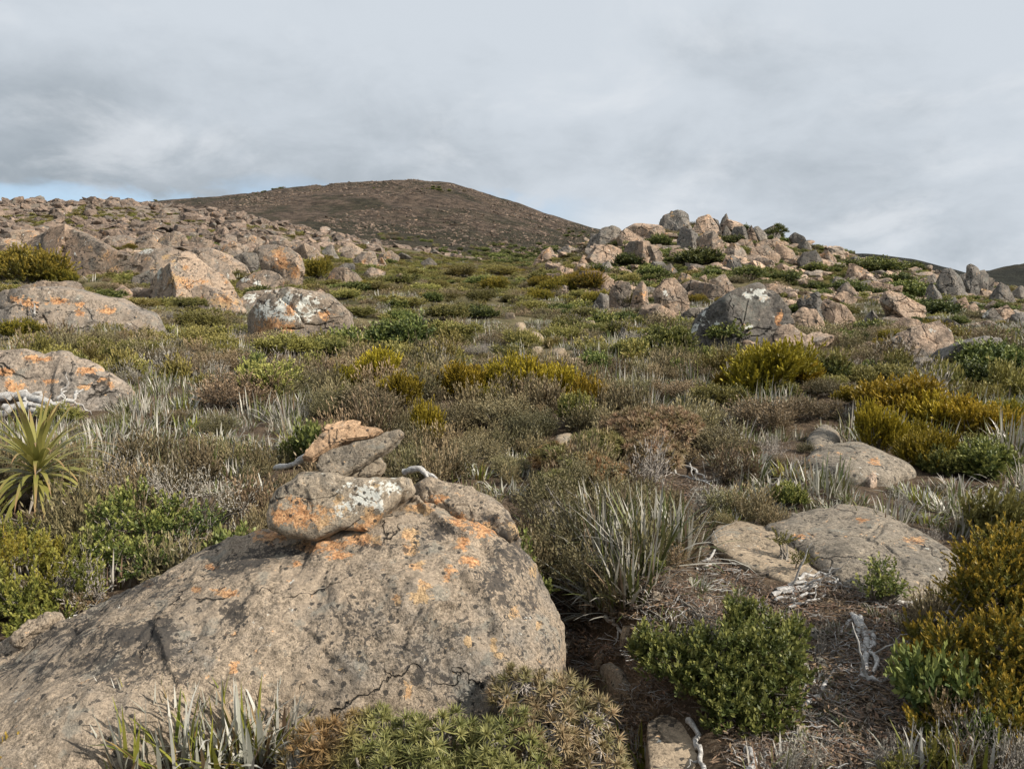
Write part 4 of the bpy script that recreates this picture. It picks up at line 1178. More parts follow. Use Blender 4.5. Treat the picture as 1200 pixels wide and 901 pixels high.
def dome_lobes(rng, n, w=1.0, d=1.0, h=0.55):
    lb = [(0, 0, h * 0.42, w * 0.30, d * 0.30, h * 0.46)]
    for k in range(n - 1):
        a = 2.4 * k + rng.uniform(-.4, .4); r = rng.uniform(0.18, 0.33)
        s = rng.uniform(0.14, 0.23)
        lb.append((w * r * math.cos(a), d * r * math.sin(a), h * rng.uniform(0.25, 0.62), w * s, d * s, h * rng.uniform(0.26, 0.40)))
    return lb


PROTO = {}


def shrub_proto(kind, k):
    """unit shrub (1 m wide): foliage mesh and stem mesh"""
    key = (kind, k)
    if key not in PROTO:
        rng = np.random.default_rng(hash(kind) % 1 + 1000 + k * 13 + len(kind) * 7 + ord(kind[0]))
        lb = dome_lobes(rng, 8, 1, 1, 0.55)
        big = {'brown': 1.7, 'olive': 1.8, 'dark': 1.8, 'green': 1.5, 'yellow': 1.7, 'goldg': 1.7, 'grey': 1.7}[kind]
        V, Q, v, t, Pn, rng = crown(2000 + k * 17 + ord(kind[0]), lb, kind, big, 2.5, 0.25)
        f = make_mesh('foliage', V, [(Q, 0)], [MATS[kind]], {'v': v, 't': t}, False)
        ends = Pn[rng.choice(len(Pn), min(46, len(Pn)), replace=False)]
        SV, SQ = stems(rng, np.array([0, 0, -0.05]), ends, 0.010, 3)
        s = make_mesh('stem', SV, [(SQ, 0)], [M_STEM], None, True)
        PROTO[key] = (f, s)
    return PROTO[key]


NSH = [0]
WORDS = {'brown': 'brown heath shrub', 'olive': 'olive heath shrub', 'dark': 'dark green shrub', 'green': 'fresh green shrub', 'yellow': 'golden yellow shrub', 'goldg': 'golden-green shrub',
         'grey': 'dry grey twiggy shrub', 'mixed': 'yellow and green shrub'}


def thing_empty(name, loc, rz=0.0):
    o = bpy.data.objects.new(name, None); COL.objects.link(o); o.location = loc; o.rotation_euler = (0, 0, rz)
    o.empty_display_size = 0.1
    return o


def shrub(u, vb, w, h, kind, label=None, desc=None, group='low shrubs of the heath'):
    """a shrub standing at the pixel where its foot meets the ground, w x h pixels large"""
    NSH[0] += 1
    rng = np.random.default_rng(5000 + NSH[0])
    X, Y, Z = ground_at(u, vb)
    sx = w * Y / F; sz = h * Y / F / 0.66
    sx *= 1.12; sz = min(max(sz * 1.45, 0.6 * sx), 1.9 * sx)
    FOOT.append((X, Y + 0.25 * sx, 0.34 * sx, 0.34 * sx))
    f, s = shrub_proto(kind, int(rng.integers(0, 3)))
    o = thing_empty('shrub', (X, Y + 0.3 * sx, float(H(X, Y + 0.3 * sx)[0]) - 0.04 * sz), rng.uniform(0, 6.28))
    o.scale = (sx, sx, sz)
    link('foliage', f, o); link('stem', s, o)
    if label: tag(o, label, 'shrub', group)
    else: auto(o, desc or WORDS[kind], 'shrub', group, (u, vb - h * 0.5))
    return o


def shrub_lobes(lobes_px, kind, label, leaf=1.0, dens=1.0, mat=None, root=None, nst=60, sr=0.008, group='low shrubs of the heath', dpt=0.85, cat='shrub'):
    """a shrub close to the camera, built lobe by lobe: (u, v, radius u, radius v, Y)"""
    NSH[0] += 1
    lb = []
    for (u, v, ru, rv, Y) in lobes_px:
        X, _, Z = at(u, v, Y); k = Y / F
        lb.append((X, Y, Z, ru * k, ru * k * dpt, rv * k))
    c = np.mean([[l[0], l[1]] for l in lb], 0)
    if root is None: root = (c[0], c[1])
    org = np.array([root[0], root[1], float(H(root[0], root[1])[0]) - 0.03])
    V, Q, v, t, Pn, rng = crown(7000 + NSH[0], lb, kind, leaf, dens)
    o = thing_empty('shrub', org)
    link('foliage', make_mesh('foliage', V - org, [(Q, 0)], [mat or MATS[kind]], {'v': v, 't': t}, False), o)
    ends = Pn[rng.choice(len(Pn), min(nst, len(Pn)), replace=False)]
    SV, SQ = stems(rng, org, ends, sr, 4)
    link('stem', make_mesh('stem', SV - org, [(SQ, 0)], [M_STEM]), o)
    tag(o, label, cat, group)
    return o


def blades(rng, P, D0, ln, wd, droop, nseg=5, tipw=0.05, fold=0.0):
    n = len(P)
    ln = np.broadcast_to(ln, (n,)); wd = np.broadcast_to(wd, (n,)); droop = np.broadcast_to(droop, (n,))
    S = norm(np.cross(D0, UPV) + 1e-4)
    rows = []
    p = P.copy(); d = D0.copy()
    for k in range(nseg + 1):
        t = k / nseg
        w = wd * (1 - t ** 2.2) * (0.75 + 0.5 * min(t * 3, 1)) * 0.8 + wd * tipw * (1 - t)
        rows.append(np.stack([p - S * w[:, None], p + S * w[:, None]], 1))
        p = p + d * (ln / nseg)[:, None]
        d = norm(d + np.array([0, 0, -1.0]) * (droop / nseg)[:, None] * (0.4 + 1.2 * t))
    V = np.stack(rows, 1)                                    # n, nseg+1, 2, 3
    i = np.arange(n * (nseg + 1) * 2).reshape(n, nseg + 1, 2)
    Q = np.stack([i[:, :-1, 0], i[:, :-1, 1], i[:, 1:, 1], i[:, 1:, 0]], -1).reshape(-1, 4)
    t = np.broadcast_to(np.linspace(0, 1, nseg + 1)[None, :, None], (n, nseg + 1, 2)).ravel()
    return V.reshape(-1, 3), Q, t


def tuft_data(seed, nb, ln, wd, spread=0.75, rad=0.12, silver=0.5):
    rng = np.random.default_rng(seed)
    a = rng.uniform(0, 6.283, nb); r = rad * np.sqrt(rng.random(nb))
    P = np.stack([r * np.cos(a), r * np.sin(a), np.full(nb, -0.02)], 1)
    th = np.abs(rng.normal(0, spread, nb)).clip(0, 1.45)
    a2 = a + rng.normal(0, .6, nb)
    D = np.stack([np.sin(th) * np.cos(a2), np.sin(th) * np.sin(a2), np.cos(th)], 1)
    V, Q, t = blades(rng, P, D, ln * rng.uniform(0.55, 1.2, nb), wd * rng.uniform(.6, 1.2, nb), rng.uniform(0.1, 1.0, nb) + 1.2 * (rng.random(nb) < 0.25), 5)
    w_ = rng.random(nb); b = np.where(w_ < silver, rng.uniform(0.66, 1.0, nb), np.where(w_ < silver + 0.14, rng.uniform(0.38, 0.6, nb), rng.uniform(0.0, 0.32, nb)))
    return V, Q, t, np.repeat(b, 12)


TP = {}


def tuft_mesh(kind, k):
    key = (kind, k)
    if key not in TP:
        nb, ln, wd, sp, r, sil, m = {'silver': (110, 0.46, 0.017, 0.75, 0.36, 0.5, M_SILVER), 'green': (80, 0.52, 0.02, 0.65, 0.28, 0.35, M_ASTEL)}[kind]
        V, Q, t, b = tuft_data(300 + k * 7 + len(kind), nb, ln, wd, sp, r, sil)
        TP[key] = make_mesh('blades', V, [(Q, 0)], [m], {'v': b, 't': t}, True)
    return TP[key]


NT = [0]


def tuft(u, vb, w, kind='silver', label=None, desc=None):
    NT[0] += 1
    rng = np.random.default_rng(8000 + NT[0])
    X, Y, Z = ground_at(u, vb)
    s = w * Y / F
    o = bpy.data.objects.new('grass_tussock', tuft_mesh(kind, int(rng.integers(0, 4)))); COL.objects.link(o)
    o.location = (X, Y, Z); o.rotation_euler = (rng.uniform(-.1, .1), rng.uniform(-.1, .1), rng.uniform(0, 6.28)); o.scale = (s * 1.25, s * 1.25, s * rng.uniform(0.7, 0.95))
    FOOT.append((X, Y, 0.3 * s, 0.3 * s))
    if label: tag(o, label, 'tussock', 'strap-leaved tussocks')
    else: auto(o, desc or {'silver': 'silvery tussock', 'green': 'green and silver tussock'}[kind], 'tussock', 'strap-leaved tussocks', (u, vb - w * 0.25))
    return o


def rosette_leaves(rng, P, D, nl, ln, wd):
    n = len(P)
    Di = np.repeat(D, nl, 0); A = np.repeat(perp(D, rng), nl, 0); B = np.cross(Di, A)
    th = np.tile(np.arange(nl) * 2.4, n) + rng.uniform(0, .5, n * nl)
    rd = A * np.cos(th)[:, None] + B * np.sin(th)[:, None]
    a = np.tile(np.linspace(0.25, 1.65, nl), n) + rng.normal(0, .1, n * nl)
    ld = norm(Di * np.cos(a)[:, None] + rd * np.sin(a)[:, None])
    S = norm(np.cross(ld, Di) + 1e-4)
    ls = np.repeat(ln * rng.uniform(.75, 1.25, n), nl) * np.tile(np.linspace(0.7, 1.05, nl), n)
    V, Q = leaves(np.repeat(P, nl, 0), ld, S, ls, np.full(n * nl, wd), 0.22)
    v = np.repeat(np.clip(np.repeat(rng.random(n), nl) * .75 + .25 * rng.random(n * nl), 0, 1), 4)
    return V, Q, v, np.zeros(len(V))


def scoparia(lobes_px, mat, label, n_per=170, ln=0.045, wd=0.0042, group='spiky cushion shrubs', dead=40, name='cushion_shrub', seed0=0):
    """cushion of star-shaped leaf rosettes on grey stems"""
    NSH[0] += 1
    rng = np.random.default_rng(9100 + NSH[0])
    Ps, Ds = [], []
    for (u, v, ru, rv, Y) in lobes_px:
        X, _, Z = at(u, v, Y); k = Y / F
        R_ = np.array([ru * k, ru * k * 0.9, rv * k])
        n = int(n_per * (ru * k) * (ru * k * 0.5 + rv * k * .5) / (0.16 * 0.13))
        d = norm(rng.normal(size=(n * 2, 3))); d = d[d[:, 2] > -0.2][:n]
        b = 1 + 0.2 * vnoise(d * 2.4 + NSH[0], 3)
        Ps.append(np.array([X, Y, Z]) + d * R_ * (b * rng.uniform(0.72, 1.08, len(d)))[:, None]); Ds.append(norm(d / R_ * R_.mean() + 0.5 * UPV + .25 * rng.normal(size=d.shape)))
    P_ = np.concatenate(Ps); D_ = np.concatenate(Ds)
    c = P_.mean(0); org = np.array([c[0], c[1], float(H(c[0], c[1])[0]) - 0.02])
    V, Q, v, t = rosette_leaves(rng, P_, D_, 20, ln, wd)
    o = thing_empty(name, org)
    link('foliage', make_mesh('foliage', V - org, [(Q, 0)], [mat], {'v': v, 't': t}, False), o)
    k = min(len(P_), 130)
    idx = rng.choice(len(P_), k, replace=False)
    paths = [np.array([p - d_ * 0.16 * q - [0, 0, 0.06 * q] for q in (1, .5, 0)]) for p, d_ in zip(P_[idx], D_[idx])]
    SV, SQ = tubes(paths, [np.array([.007, .006, .005])] * k, 4)
    # last year's dead leaves hang pale under the rosettes
    sel = rng.choice(len(P_), min(len(P_), dead * 3), replace=False)
    DV, DQ, dv, dt = rosette_leaves(rng, P_[sel] - D_[sel] * 0.035, -D_[sel], 12, ln * 0.9, wd * 0.8)
    link('stem', make_mesh('stem', np.concatenate([SV - org, DV - org]), [(SQ, 0), (DQ + len(SV), 1)], [M_STEM, M_GREYT], {'v': np.concatenate([np.zeros(len(SV)), dv])}), o)
    tag(o, label, 'shrub', group)
    return o


def blade_clump(spots, nb, ln, wd, mat, label, spread=0.5, silver=0.5, seed=0, rad=0.06):
    """a clump of strap leaves close to the camera; spots are pixels on the ground"""
    Vs, Qs, ts, bs, off = [], [], [], [], 0
    rng = np.random.default_rng(600 + seed)
    for k, (u, v) in enumerate(spots):
        X, Y, Z = ground_at(u, v)
        V, Q, t, b = tuft_data(640 + seed * 31 + k, nb, ln * rng.uniform(.8, 1.15), wd, spread, rad, silver)
        Vs.append(V + np.array([X, Y, Z])); Qs.append(Q + off); off += len(V); ts.append(t); bs.append(b)
    V = np.concatenate(Vs); org = np.array([*V[:, :2].mean(0), V[:, 2].min()])
    me = make_mesh('blades', V - org, [(np.concatenate(Qs), 0)], [mat], {'v': np.concatenate(bs), 't': np.concatenate(ts)}, True)
    o = link('grass_tussock', me, None, org)
    tag(o, label, 'tussock', 'strap-leaved tussocks')
    return o


# ------------------------------------------------------------------ dead wood
def wiggle(rng, pts, n, amp):
    pts = np.asarray(pts, float)
    s = np.concatenate([[0], np.cumsum(np.linalg.norm(np.diff(pts, axis=0), axis=1))])
    t = np.linspace(0, s[-1], n)
    q = np.stack([pchip(s, pts[:, k], t) for k in range(3)], 1)
    q[1:-1] += amp * np.stack([fbm(np.stack([t / s[-1] * 6, t * 0 + k * 7.7, t * 0 + rng.random() * 50], 1), 3, k) for k in range(3)], 1)[1:-1]
    return q


def dead_branch(polys, label, mat=None, name='dead_branch', cat='dead branch', amp=0.012, side=True, group='bleached dead wood', seed=0, twist=True):
    """polys: list of ([(u, v, height above ground or None, Y or None)...], radius start, radius end)"""
    rng = np.random.default_rng(3300 + seed)
    paths, rs = [], []
    for pts, r0, r1 in polys:
        W = []
        for q in pts:
            u, v = q[:2]
            if len(q) == 3: W.append(at(u, v, q[2]))
            else:
                X, Y, Z = ground_at(u, v); W.append((X, Y, Z + r0 * 0.7))
        W = wiggle(rng, W, 14, amp)
        paths.append(W); rs.append(np.linspace(r0, r1, 14) * rng.uniform(.8, 1.2, 14))
        if side:
            for k in range(int(rng.integers(1, 4))):
                j = int(rng.integers(4, 12)); d = norm(W[j] - W[j - 2]); sd = norm(np.cross(d, rng.normal(size=3)))
                e = W[j] + (d * .6 + sd * .8 + UPV * .2) * rng.uniform(0.06, 0.18) * max(1, r0 / 0.012)
                paths.append(wiggle(rng, [W[j], 0.5 * (W[j] + e) + rng.normal(size=3) * .01, e], 7, amp * .6)); rs.append(np.linspace(rs[-1][min(j, len(rs[-1]) - 1)] * .6, 0.0015, 7))
    V, Q = tubes(paths, rs, 7)
    V = V + 0.0022 * fbm(V * np.array([90, 90, 30]), 3, 4)[:, None]
    org = V.mean(0); org[2] = V[:, 2].min()
    o = link(name, make_mesh(name, V - org, [(Q, 0)], [mat or M_DEAD]), None, org)
    tag(o, label, cat, group)
    return o


dead_branch([([(322, 548, 3.9), (338, 545, 3.7), (352, 540, 3.55), (362, 533, 3.5)], 0.012, 0.016)], 'bleached stick poking out from under the curved tan cairn slab', seed=1, side=False, amp=0.006)
dead_branch([([(474, 553, 4.1), (490, 549, 4.05), (502, 560, 4.0), (512, 572, 3.95), (524, 580, 3.9)], 0.02, 0.006), ([(495, 551, 4.05), (512, 560, 4.0), (520, 572, 3.95), (528, 576, 3.92)], 0.012, 0.005),
             ([(500, 562, 4.0), (506, 574, 3.95), (516, 582, 3.9)], 0.012, 0.005)], 'bleached claw-shaped root behind the boulder shoulder near the cairn', seed=2, amp=0.008)
dead_branch([([(-10, 468, 9.15), (20, 464, 9.15), (45, 469, 8.95), (62, 476, 8.75), (78, 484, 8.55)], .06, .04), ([(5, 477, 8.85), (30, 475, 8.75), (60, 481, 8.65)], .045, .03), ([(-10, 483, 8.65), (25, 480, 8.65), (58, 486, 8.55)], .045, .03), ([(62, 476, 8.75), (80, 468, 8.85), (98, 456, 9.05)], .035, .01),
             ([(-5, 473), (25, 476), (55, 480)], .035, .018), ([(60, 476, 8.75), (72, 466, 8.85), (78, 458, 9.05)], .025, .008), ([(10, 468, 9.05), (28, 461, 9.15), (45, 462, 9.05), (60, 472, 8.85)], .03, .02)],
            'tangle of bleached driftwood-grey trunks before the flat-topped boulder', seed=3, amp=0.05, name='fallen_branch')
dead_branch([([(33, 389, 18.6), (36, 375, 18.6), (34, 365, 18.6)], .05, .02), ([(35, 377, 18.6), (41, 367, 18.5), (40, 356, 18.5)], .035, .014), ([(34, 373, 18.6), (28, 365, 18.6), (24, 360, 18.6)], .03, .012),
             ([(52, 392), (60, 388), (70, 385)], .03, .01)], 'thin forked dead shrub standing against the whaleback boulder', seed=4, amp=0.03)
for k, (pl, lab) in enumerate([
    ([([(778, 548), (800, 558), (820, 566), (835, 572)], .014, .006), ([(790, 545), (812, 552), (832, 566)], .014, .005), ([(800, 535), (808, 548), (815, 562)], .012, .004)], 'grey roots fanned over the track below the pinkish cushion shrub'),
    ([([(905, 702), (925, 696), (945, 690), (960, 682)], .015, .006), ([(915, 710), (935, 703), (955, 697)], .012, .005), ([(908, 706), (930, 698), (958, 690)], .012, .006), ([(918, 700), (945, 694), (962, 688)], .010, .004), ([(925, 716), (945, 708), (968, 700)], .011, .004), ([(910, 696), (930, 690), (950, 686)], .016, .005)], 'pale flaking log lying below the pale flat slab'),
    ([([(998, 725), (1010, 740), (1016, 765), (1015, 790)], .016, .012), ([(1012, 745), (1020, 765), (1030, 785)], .014, .006), ([(1003, 728), (1015, 742), (1024, 768), (1022, 792)], .014, .008), ([(1008, 726), (1006, 748), (1012, 770), (1010, 790)], .013, .007), ([(1000, 728), (990, 738), (985, 752)], .010, .005), ([(1014, 785), (1012, 797), (1025, 803), (1040, 800)], .016, .006)], 'bleached twisted stump in the shade of the golden-green bush'),
    ([([(940, 835), (955, 815), (972, 795), (985, 780)], .012, .005), ([(938, 812), (955, 800), (968, 790)], .010, .004)], 'pair of thin grey sticks on the bare track'),
    ([([(806, 848), (815, 868), (822, 890), (826, 915)], .012, .009)], 'straight grey stick lying on the flat tan slab'),
    ([([(874, 880), (878, 900), (872, 930)], .012, .010)], 'short grey stick at the bottom edge beside the flat tan slab'),
    ([([(935, 682), (960, 675), (980, 682), (990, 690)], .012, .005), ([(950, 690), (975, 684), (988, 678)], .010, .004)], 'curved root where the pale and dark slabs meet'),
    ([([(710, 725), (722, 738), (735, 752)], .012, .006)], 'grey stick leaning into the hollow beside the boulder'),
    ([([(1040, 705), (1065, 708), (1090, 704)], .016, .006), ([(1050, 712), (1075, 712)], .010, .004)], 'bleached branch along the near edge of the broad dark slab'),
    ([([(800, 655), (825, 660), (845, 640), (850, 632)], .010, .004), ([(815, 668), (838, 665), (862, 672)], .010, .004)], 'thin bleached twigs crossing the corner of the pale flat slab'),
    ([([(655, 540), (668, 530), (676, 518)], .016, .006), ([(662, 545), (680, 538), (690, 530)], .012, .005)], 'bleached branch beside the stepping stone up the track'),
    ([([(70, 735), (85, 722), (100, 715)], .010, .004), ([(85, 728), (100, 728), (120, 712)], .010, .004)], 'dark twigs on the near edge of the boulder beside the green shrub'),
]):
    dead_branch(pl, lab, seed=20 + k, amp=0.018)

# ------------------------------------------------------------------ plants close to the camera
# broad green bush in the middle of the track
shrub_lobes([(790, 775, 52, 36, 2.95), (840, 770, 52, 40, 2.9), (760, 755, 26, 26, 3.0), (895, 775, 48, 42, 2.9), (880, 740, 40, 30, 3.1), (925, 745, 26, 24, 3.05), (900, 820, 40, 42, 2.75), (895, 850, 36, 34, 2.65), (850, 835, 34, 32, 2.68),
             (860, 810, 34, 34, 2.75), (870, 718, 24, 22, 3.2), (930, 790, 22, 26, 2.85), (815, 800, 34, 24, 2.8)], 'green', 'broad fresh green bush spreading over the middle of the track', 0.66, 2.0, root=(0.83, 3.05))
shrub_lobes([(1032, 668, 17, 20, 3.7), (1022, 690, 18, 20, 3.6), (1045, 690, 22, 18, 3.6)], 'dark', 'small dark green shrub growing in front of the broad dark slab', 0.75, 1.2)
# golden-green bush at the lower right corner
GB_ = None
GB = [(1150, 655, 40, 30, 3.1), (1190, 640, 40, 30, 3.15), (1090, 860, 36, 34, 2.5), (1165, 700, 48, 55, 2.95), (1200, 680, 50, 60, 3.0), (1130, 690, 26, 34, 3.0), (1180, 760, 60, 60, 2.7), (1120, 770, 46, 46, 2.75), (1085, 780, 36, 34, 2.8), (1110, 830, 40, 40, 2.6), (1170, 840, 60, 60, 2.5),
      (1225, 800, 60, 80, 2.6), (1230, 700, 50, 60, 2.9), (1080, 745, 26, 24, 3.0), (1140, 880, 50, 30, 2.45), (1210, 880, 50, 50, 2.4)]
shrub_lobes(GB, 'goldg', 'large golden-green bush filling the lower right corner', 0.85, 2.1, root=(1.75, 3.0), nst=120, mat=leaf_mat('golden_tipped_leaf', (0.085, 0.09, 0.017), (0.19, 0.155, 0.026), (0.33, 0.215, 0.028), 0.05, 0.25))
# left-hand mixed shrubs
shrub_lobes([(30, 660, 45, 40, 3.9), (80, 690, 45, 45, 3.7), (20, 710, 40, 40, 3.5), (60, 735, 34, 30, 3.4), (10, 640, 40, 30, 4.1), (75, 650, 30, 26, 4.0), (-30, 690, 50, 60, 3.6), (20, 750, 30, 25, 3.3)], 'goldg',
            'yellow and green shrub at the left edge below the strap-leaved rosette', 0.95, 1.1, mat=M_MIXED, nst=90)
shrub_lobes([(130, 610, 36, 30, 4.4), (160, 590, 30, 26, 4.6), (175, 620, 34, 30, 4.3), (120, 640, 30, 26, 4.1), (200, 600, 26, 26, 4.5), (150, 650, 36, 24, 4.0)], 'green', 'bushy light green shrub with pale new tips next to the yellow and green shrub', 0.8, 1.1, nst=90)
shrub_lobes([(215, 625, 30, 22, 4.3), (240, 610, 26, 20, 4.4), (185, 655, 26, 18, 4.0), (160, 670, 20, 16, 3.85)], 'dark', 'dark leggy green shrub along the top edge of the big boulder', 0.8, 0.9, nst=80)
shrub_lobes([(100, 665, 22, 28, 3.75), (115, 690, 22, 24, 3.65), (95, 705, 20, 18, 3.6)], 'grey', 'dry grey twiggy shrub leaning against the yellow and green shrub', 0.9, 1.6, nst=70)
shrub_lobes([(125, 565, 30, 22, 5.3), (150, 552, 30, 24, 5.5)], 'grey', 'dry grey twiggy shrub behind the strap-leaved rosette', 1.0, 1.5, nst=50)
shrub_lobes([(205, 570, 36, 26, 4.9), (245, 575, 30, 26, 4.8), (275, 590, 26, 24, 4.6), (180, 560, 26, 20, 5.0)], 'grey', 'wide dry grey twig shrub between light green shrub and cairn', 1.0, 1.3, nst=70)
shrub_lobes([(12, 890, 22, 22, 2.3)], 'goldg', 'small green shrub in the very bottom left corner', 0.7, 1.2)
shrub_lobes([(-15, 600, 30, 26, 5.2), (40, 618, 30, 16, 4.8)], 'olive', 'olive shrub under the strap-leaved rosette at the left edge', 0.9, 1.0)
shrub_lobes([(760, 702, 40, 15, 3.5), (830, 722, 36, 13, 3.3), (795, 684, 34, 14, 3.7)], 'grey', 'low heap of dry grey twigs between the brown heath and the broad green bush', 0.9, 1.7, nst=160, sr=0.005)
shrub_lobes([(965, 742, 26, 14, 3.2), (945, 770, 24, 14, 3.05)], 'grey', 'small dry grey twiggy plant beside the bleached twisted stump', 0.8, 1.5, nst=70, sr=0.005)
shrub_lobes([(940, 655, 16, 9, 3.95), (915, 632, 14, 8, 4.25)], 'olive', 'small olive plants growing in the joint between the pale and dark slabs', 0.7, 1.6, nst=14)
# brown heath behind the hollow
shrub_lobes([(640, 590, 44, 40, 4.9), (690, 570, 44, 36, 5.2), (735, 590, 44, 36, 4.9), (700, 620, 60, 40, 4.5), (650, 640, 40, 40, 4.3), (760, 620, 36, 30, 4.6), (668, 665, 24, 34, 3.9), (690, 668, 30, 30, 3.8), (760, 655, 36, 28, 4.05), (725, 690, 28, 24, 3.65), (800, 620, 30, 24, 4.4)], 'brown', 'big brown heath shrub overhanging the dark hollow beside the boulder', 1.0, 2.3, nst=160)
scoparia([(690, 560, 40, 26, 5.6), (655, 575, 30, 22, 5.4)], M_ROSE, 'olive cushion shrub on top of the big brown heath', 120, 0.06, 0.006)
scoparia([(745, 510, 42, 26, 6.9), (785, 505, 34, 24, 7.0), (760, 535, 40, 22, 6.5)], M_ROSEP, 'pinkish-brown spiky cushion shrub beside the track beyond the brown heath', 170, 0.065, 0.0055)
scoparia([(650, 540, 26, 18, 6.2), (700, 525, 30, 18, 6.5)], M_ROSE, 'olive spiky cushion shrub at the bend of the track', 170, 0.06, 0.005)
# spiky cushions at the bottom edge
scoparia([(430, 875, 60, 42, 2.25), (510, 880, 60, 44, 2.22), (590, 885, 60, 46, 2.2), (380, 880, 44, 36, 2.25), (470, 915, 80, 40, 2.1), (560, 930, 80, 40, 2.08)], M_ROSE,
         'wide olive spiky cushion shrub along the foot of the big boulder', 105, 0.043, 0.003)
scoparia([(610, 815, 40, 34, 2.5), (655, 830, 42, 36, 2.45), (690, 860, 36, 40, 2.35), (640, 870, 48, 40, 2.3), (700, 905, 40, 36, 2.2)], M_ROSEP, 'spiky cushion shrub with reddish rosettes and pale dead leaves at the boulder corner', 95, 0.044, 0.0032, dead=160)
blade_clump([(165, 880), (190, 872), (215, 880), (240, 868), (262, 880), (285, 868), (150, 905), (205, 905), (245, 905), (290, 900), (310, 880)], 40, 0.24, 0.0085, M_ASTEL, 'green and silver strap-leaved tussock at the bottom beside the olive cushion', 0.55, 0.5, 1)
blade_clump([(318, 850), (335, 858), (350, 845), (325, 880), (350, 905), (298, 845)], 20, 0.20, 0.008, M_SILVER, 'silvery tussock wedged between the olive cushion and the boulder', 0.5, 0.6, 2)
blade_clump([(742, 905), (752, 895), (765, 910), (738, 885)], 22, 0.17, 0.0065, M_ASTEL, 'green tussock between the reddish cushion and the flat tan slab', 0.5, 0.35, 3)
blade_clump([(905, 905), (925, 912), (945, 908), (890, 915)], 22, 0.14, 0.0055, M_SILVER, 'silvery tussock on the bare track at the bottom edge', 0.7, 0.6, 4)
blade_clump([(1060, 905), (1085, 912), (1110, 905), (1135, 912), (1160, 905)], 22, 0.17, 0.0065, M_ASTEL, 'green tussock at the bottom edge below the golden-green bush', 0.6, 0.35, 5)
blade_clump([(690, 660), (715, 655), (740, 650), (700, 635), (730, 630), (670, 650), (720, 672), (705, 680), (735, 690), (760, 660), (780, 640), (745, 705), (800, 655), (690, 690), (712, 705), (725, 715)], 70, 0.40, 0.0095, M_SILVER, 'large silvery-green tussock spilling into the hollow beside the boulder', 0.6, 0.5, 6, 0.1)
blade_clump([(680, 690), (700, 700), (690, 715), (712, 685)], 30, 0.22, 0.006, M_SILVER, 'drooping dry tussock hanging into the dark hollow', 1.0, 0.85, 7, 0.08)


# the strap-leaved rosette plant at the left edge
def pandani():
    rng = np.random.default_rng(41)
    X, Y, Z = ground_at(48, 592)
    root = np.array([X, Y, Z]); hd = root + np.array([0, 0, 0.17]); FOOT.append((X, Y - 0.1, 0.34, 0.5))
    n = 120
    q = np.linspace(0, 1, n)
    th = 0.22 + 1.5 * q ** 0.8 + rng.normal(0, .06, n); a = np.arange(n) * 2.4 + rng.normal(0, .15, n)
    D = np.stack([np.sin(th) * np.cos(a), np.sin(th) * np.sin(a), np.cos(th)], 1)
    Pn = hd + D * 0.03 + UPV * (0.14 * (1 - q))[:, None]
    V, Q, t = blades(rng, Pn, D, 0.58 * rng.uniform(.8, 1.15, n), 0.0185, 0.9 + 1.8 * q, 10)
    v = np.repeat(np.clip(0.75 - 0.5 * q + rng.normal(0, .15, n), 0, 1), 22)
    V[:, 2] = np.maximum(V[:, 2], root[2] - 0.02)
    o = thing_empty('rosette_plant', root)
    link('leaf_rosette', make_mesh('leaf_rosette', V - root, [(Q, 0)], [M_PAND], {'v': v, 't': t}), o)
    TV, TQ = tubes([np.array([root - [0, 0, .05], root + [0.005, 0, .05], hd + [0, 0, .12]])], [np.array([.04, .045, .02])], 9)
    link('trunk', make_mesh('trunk', TV - root, [(TQ, 0)], [M_STEM]), o)
    m = 26
    a = rng.uniform(0, 6.28, m); th = rng.uniform(1.7, 2.4, m)
    D = np.stack([np.sin(th) * np.cos(a), np.sin(th) * np.sin(a), np.cos(th)], 1)
    V, Q, t = blades(rng, np.repeat(hd[None], m, 0), D, 0.30, 0.014, 0.6, 6)
    link('dead_leaf_skirt', make_mesh('dead_leaf_skirt', V - root, [(Q, 0)], [M_GREYT], {'v': rng.random(len(V)), 't': t}), o)
    tag(o, 'strap-leaved green rosette plant with arching reddish leaf tips at the left edge', 'plant')


pandani()

# ------------------------------------------------------------------ single shrubs further up the slope
Y_ = [  # golden yellow ones
    (402, 456, 44, 20), (440, 452, 52, 28), (470, 480, 46, 26), (540, 464, 54, 26), (590, 463, 58, 30), (640, 468, 58, 32), (690, 476, 44, 26), (655, 455, 44, 18), (497, 516, 40, 32), (500, 447, 30, 14), (455, 470, 30, 18),
    (910, 462, 88, 38), (945, 450, 46, 20), (853, 456, 26, 14), (1062, 492, 84, 30), (1036, 527, 44, 36), (1105, 502, 64, 28), (1160, 512, 70, 30), (1095, 548, 60, 28), (1190, 508, 40, 26), (1010, 470, 40, 14), (1075, 525, 40, 20)]
for q in Y_: shrub(q[0], q[1] + 6, q[2] * 1.25, q[3] * 1.5, 'yellow', 'bright yellow shrub standing alone just beyond the cairn' if q[0] == 497 else None)
for q in [(30, 334, 80, 40), (8, 330, 50, 34), (62, 334, 40, 22), (370, 328, 32, 22), (652, 345, 40, 18), (692, 343, 46, 22), (634, 338, 34, 12), (578, 342, 34, 14), (704, 356, 38, 14), (632, 352, 36, 12), (668, 334, 30, 10),
          (1046, 400, 30, 12), (940, 418, 40, 12), (12, 398, 44, 20), (50, 396, 24, 14), (150, 293, 16, 6), (1035, 408, 22, 8), (850, 358, 20, 8), (1105, 388, 34, 12), (478, 430, 30, 12)]: shrub(*q, 'goldg', desc='olive-gold mounded shrub')
shrub(465, 412, 92, 40, 'dark', 'dome-shaped dark green bush alone on the open slope')
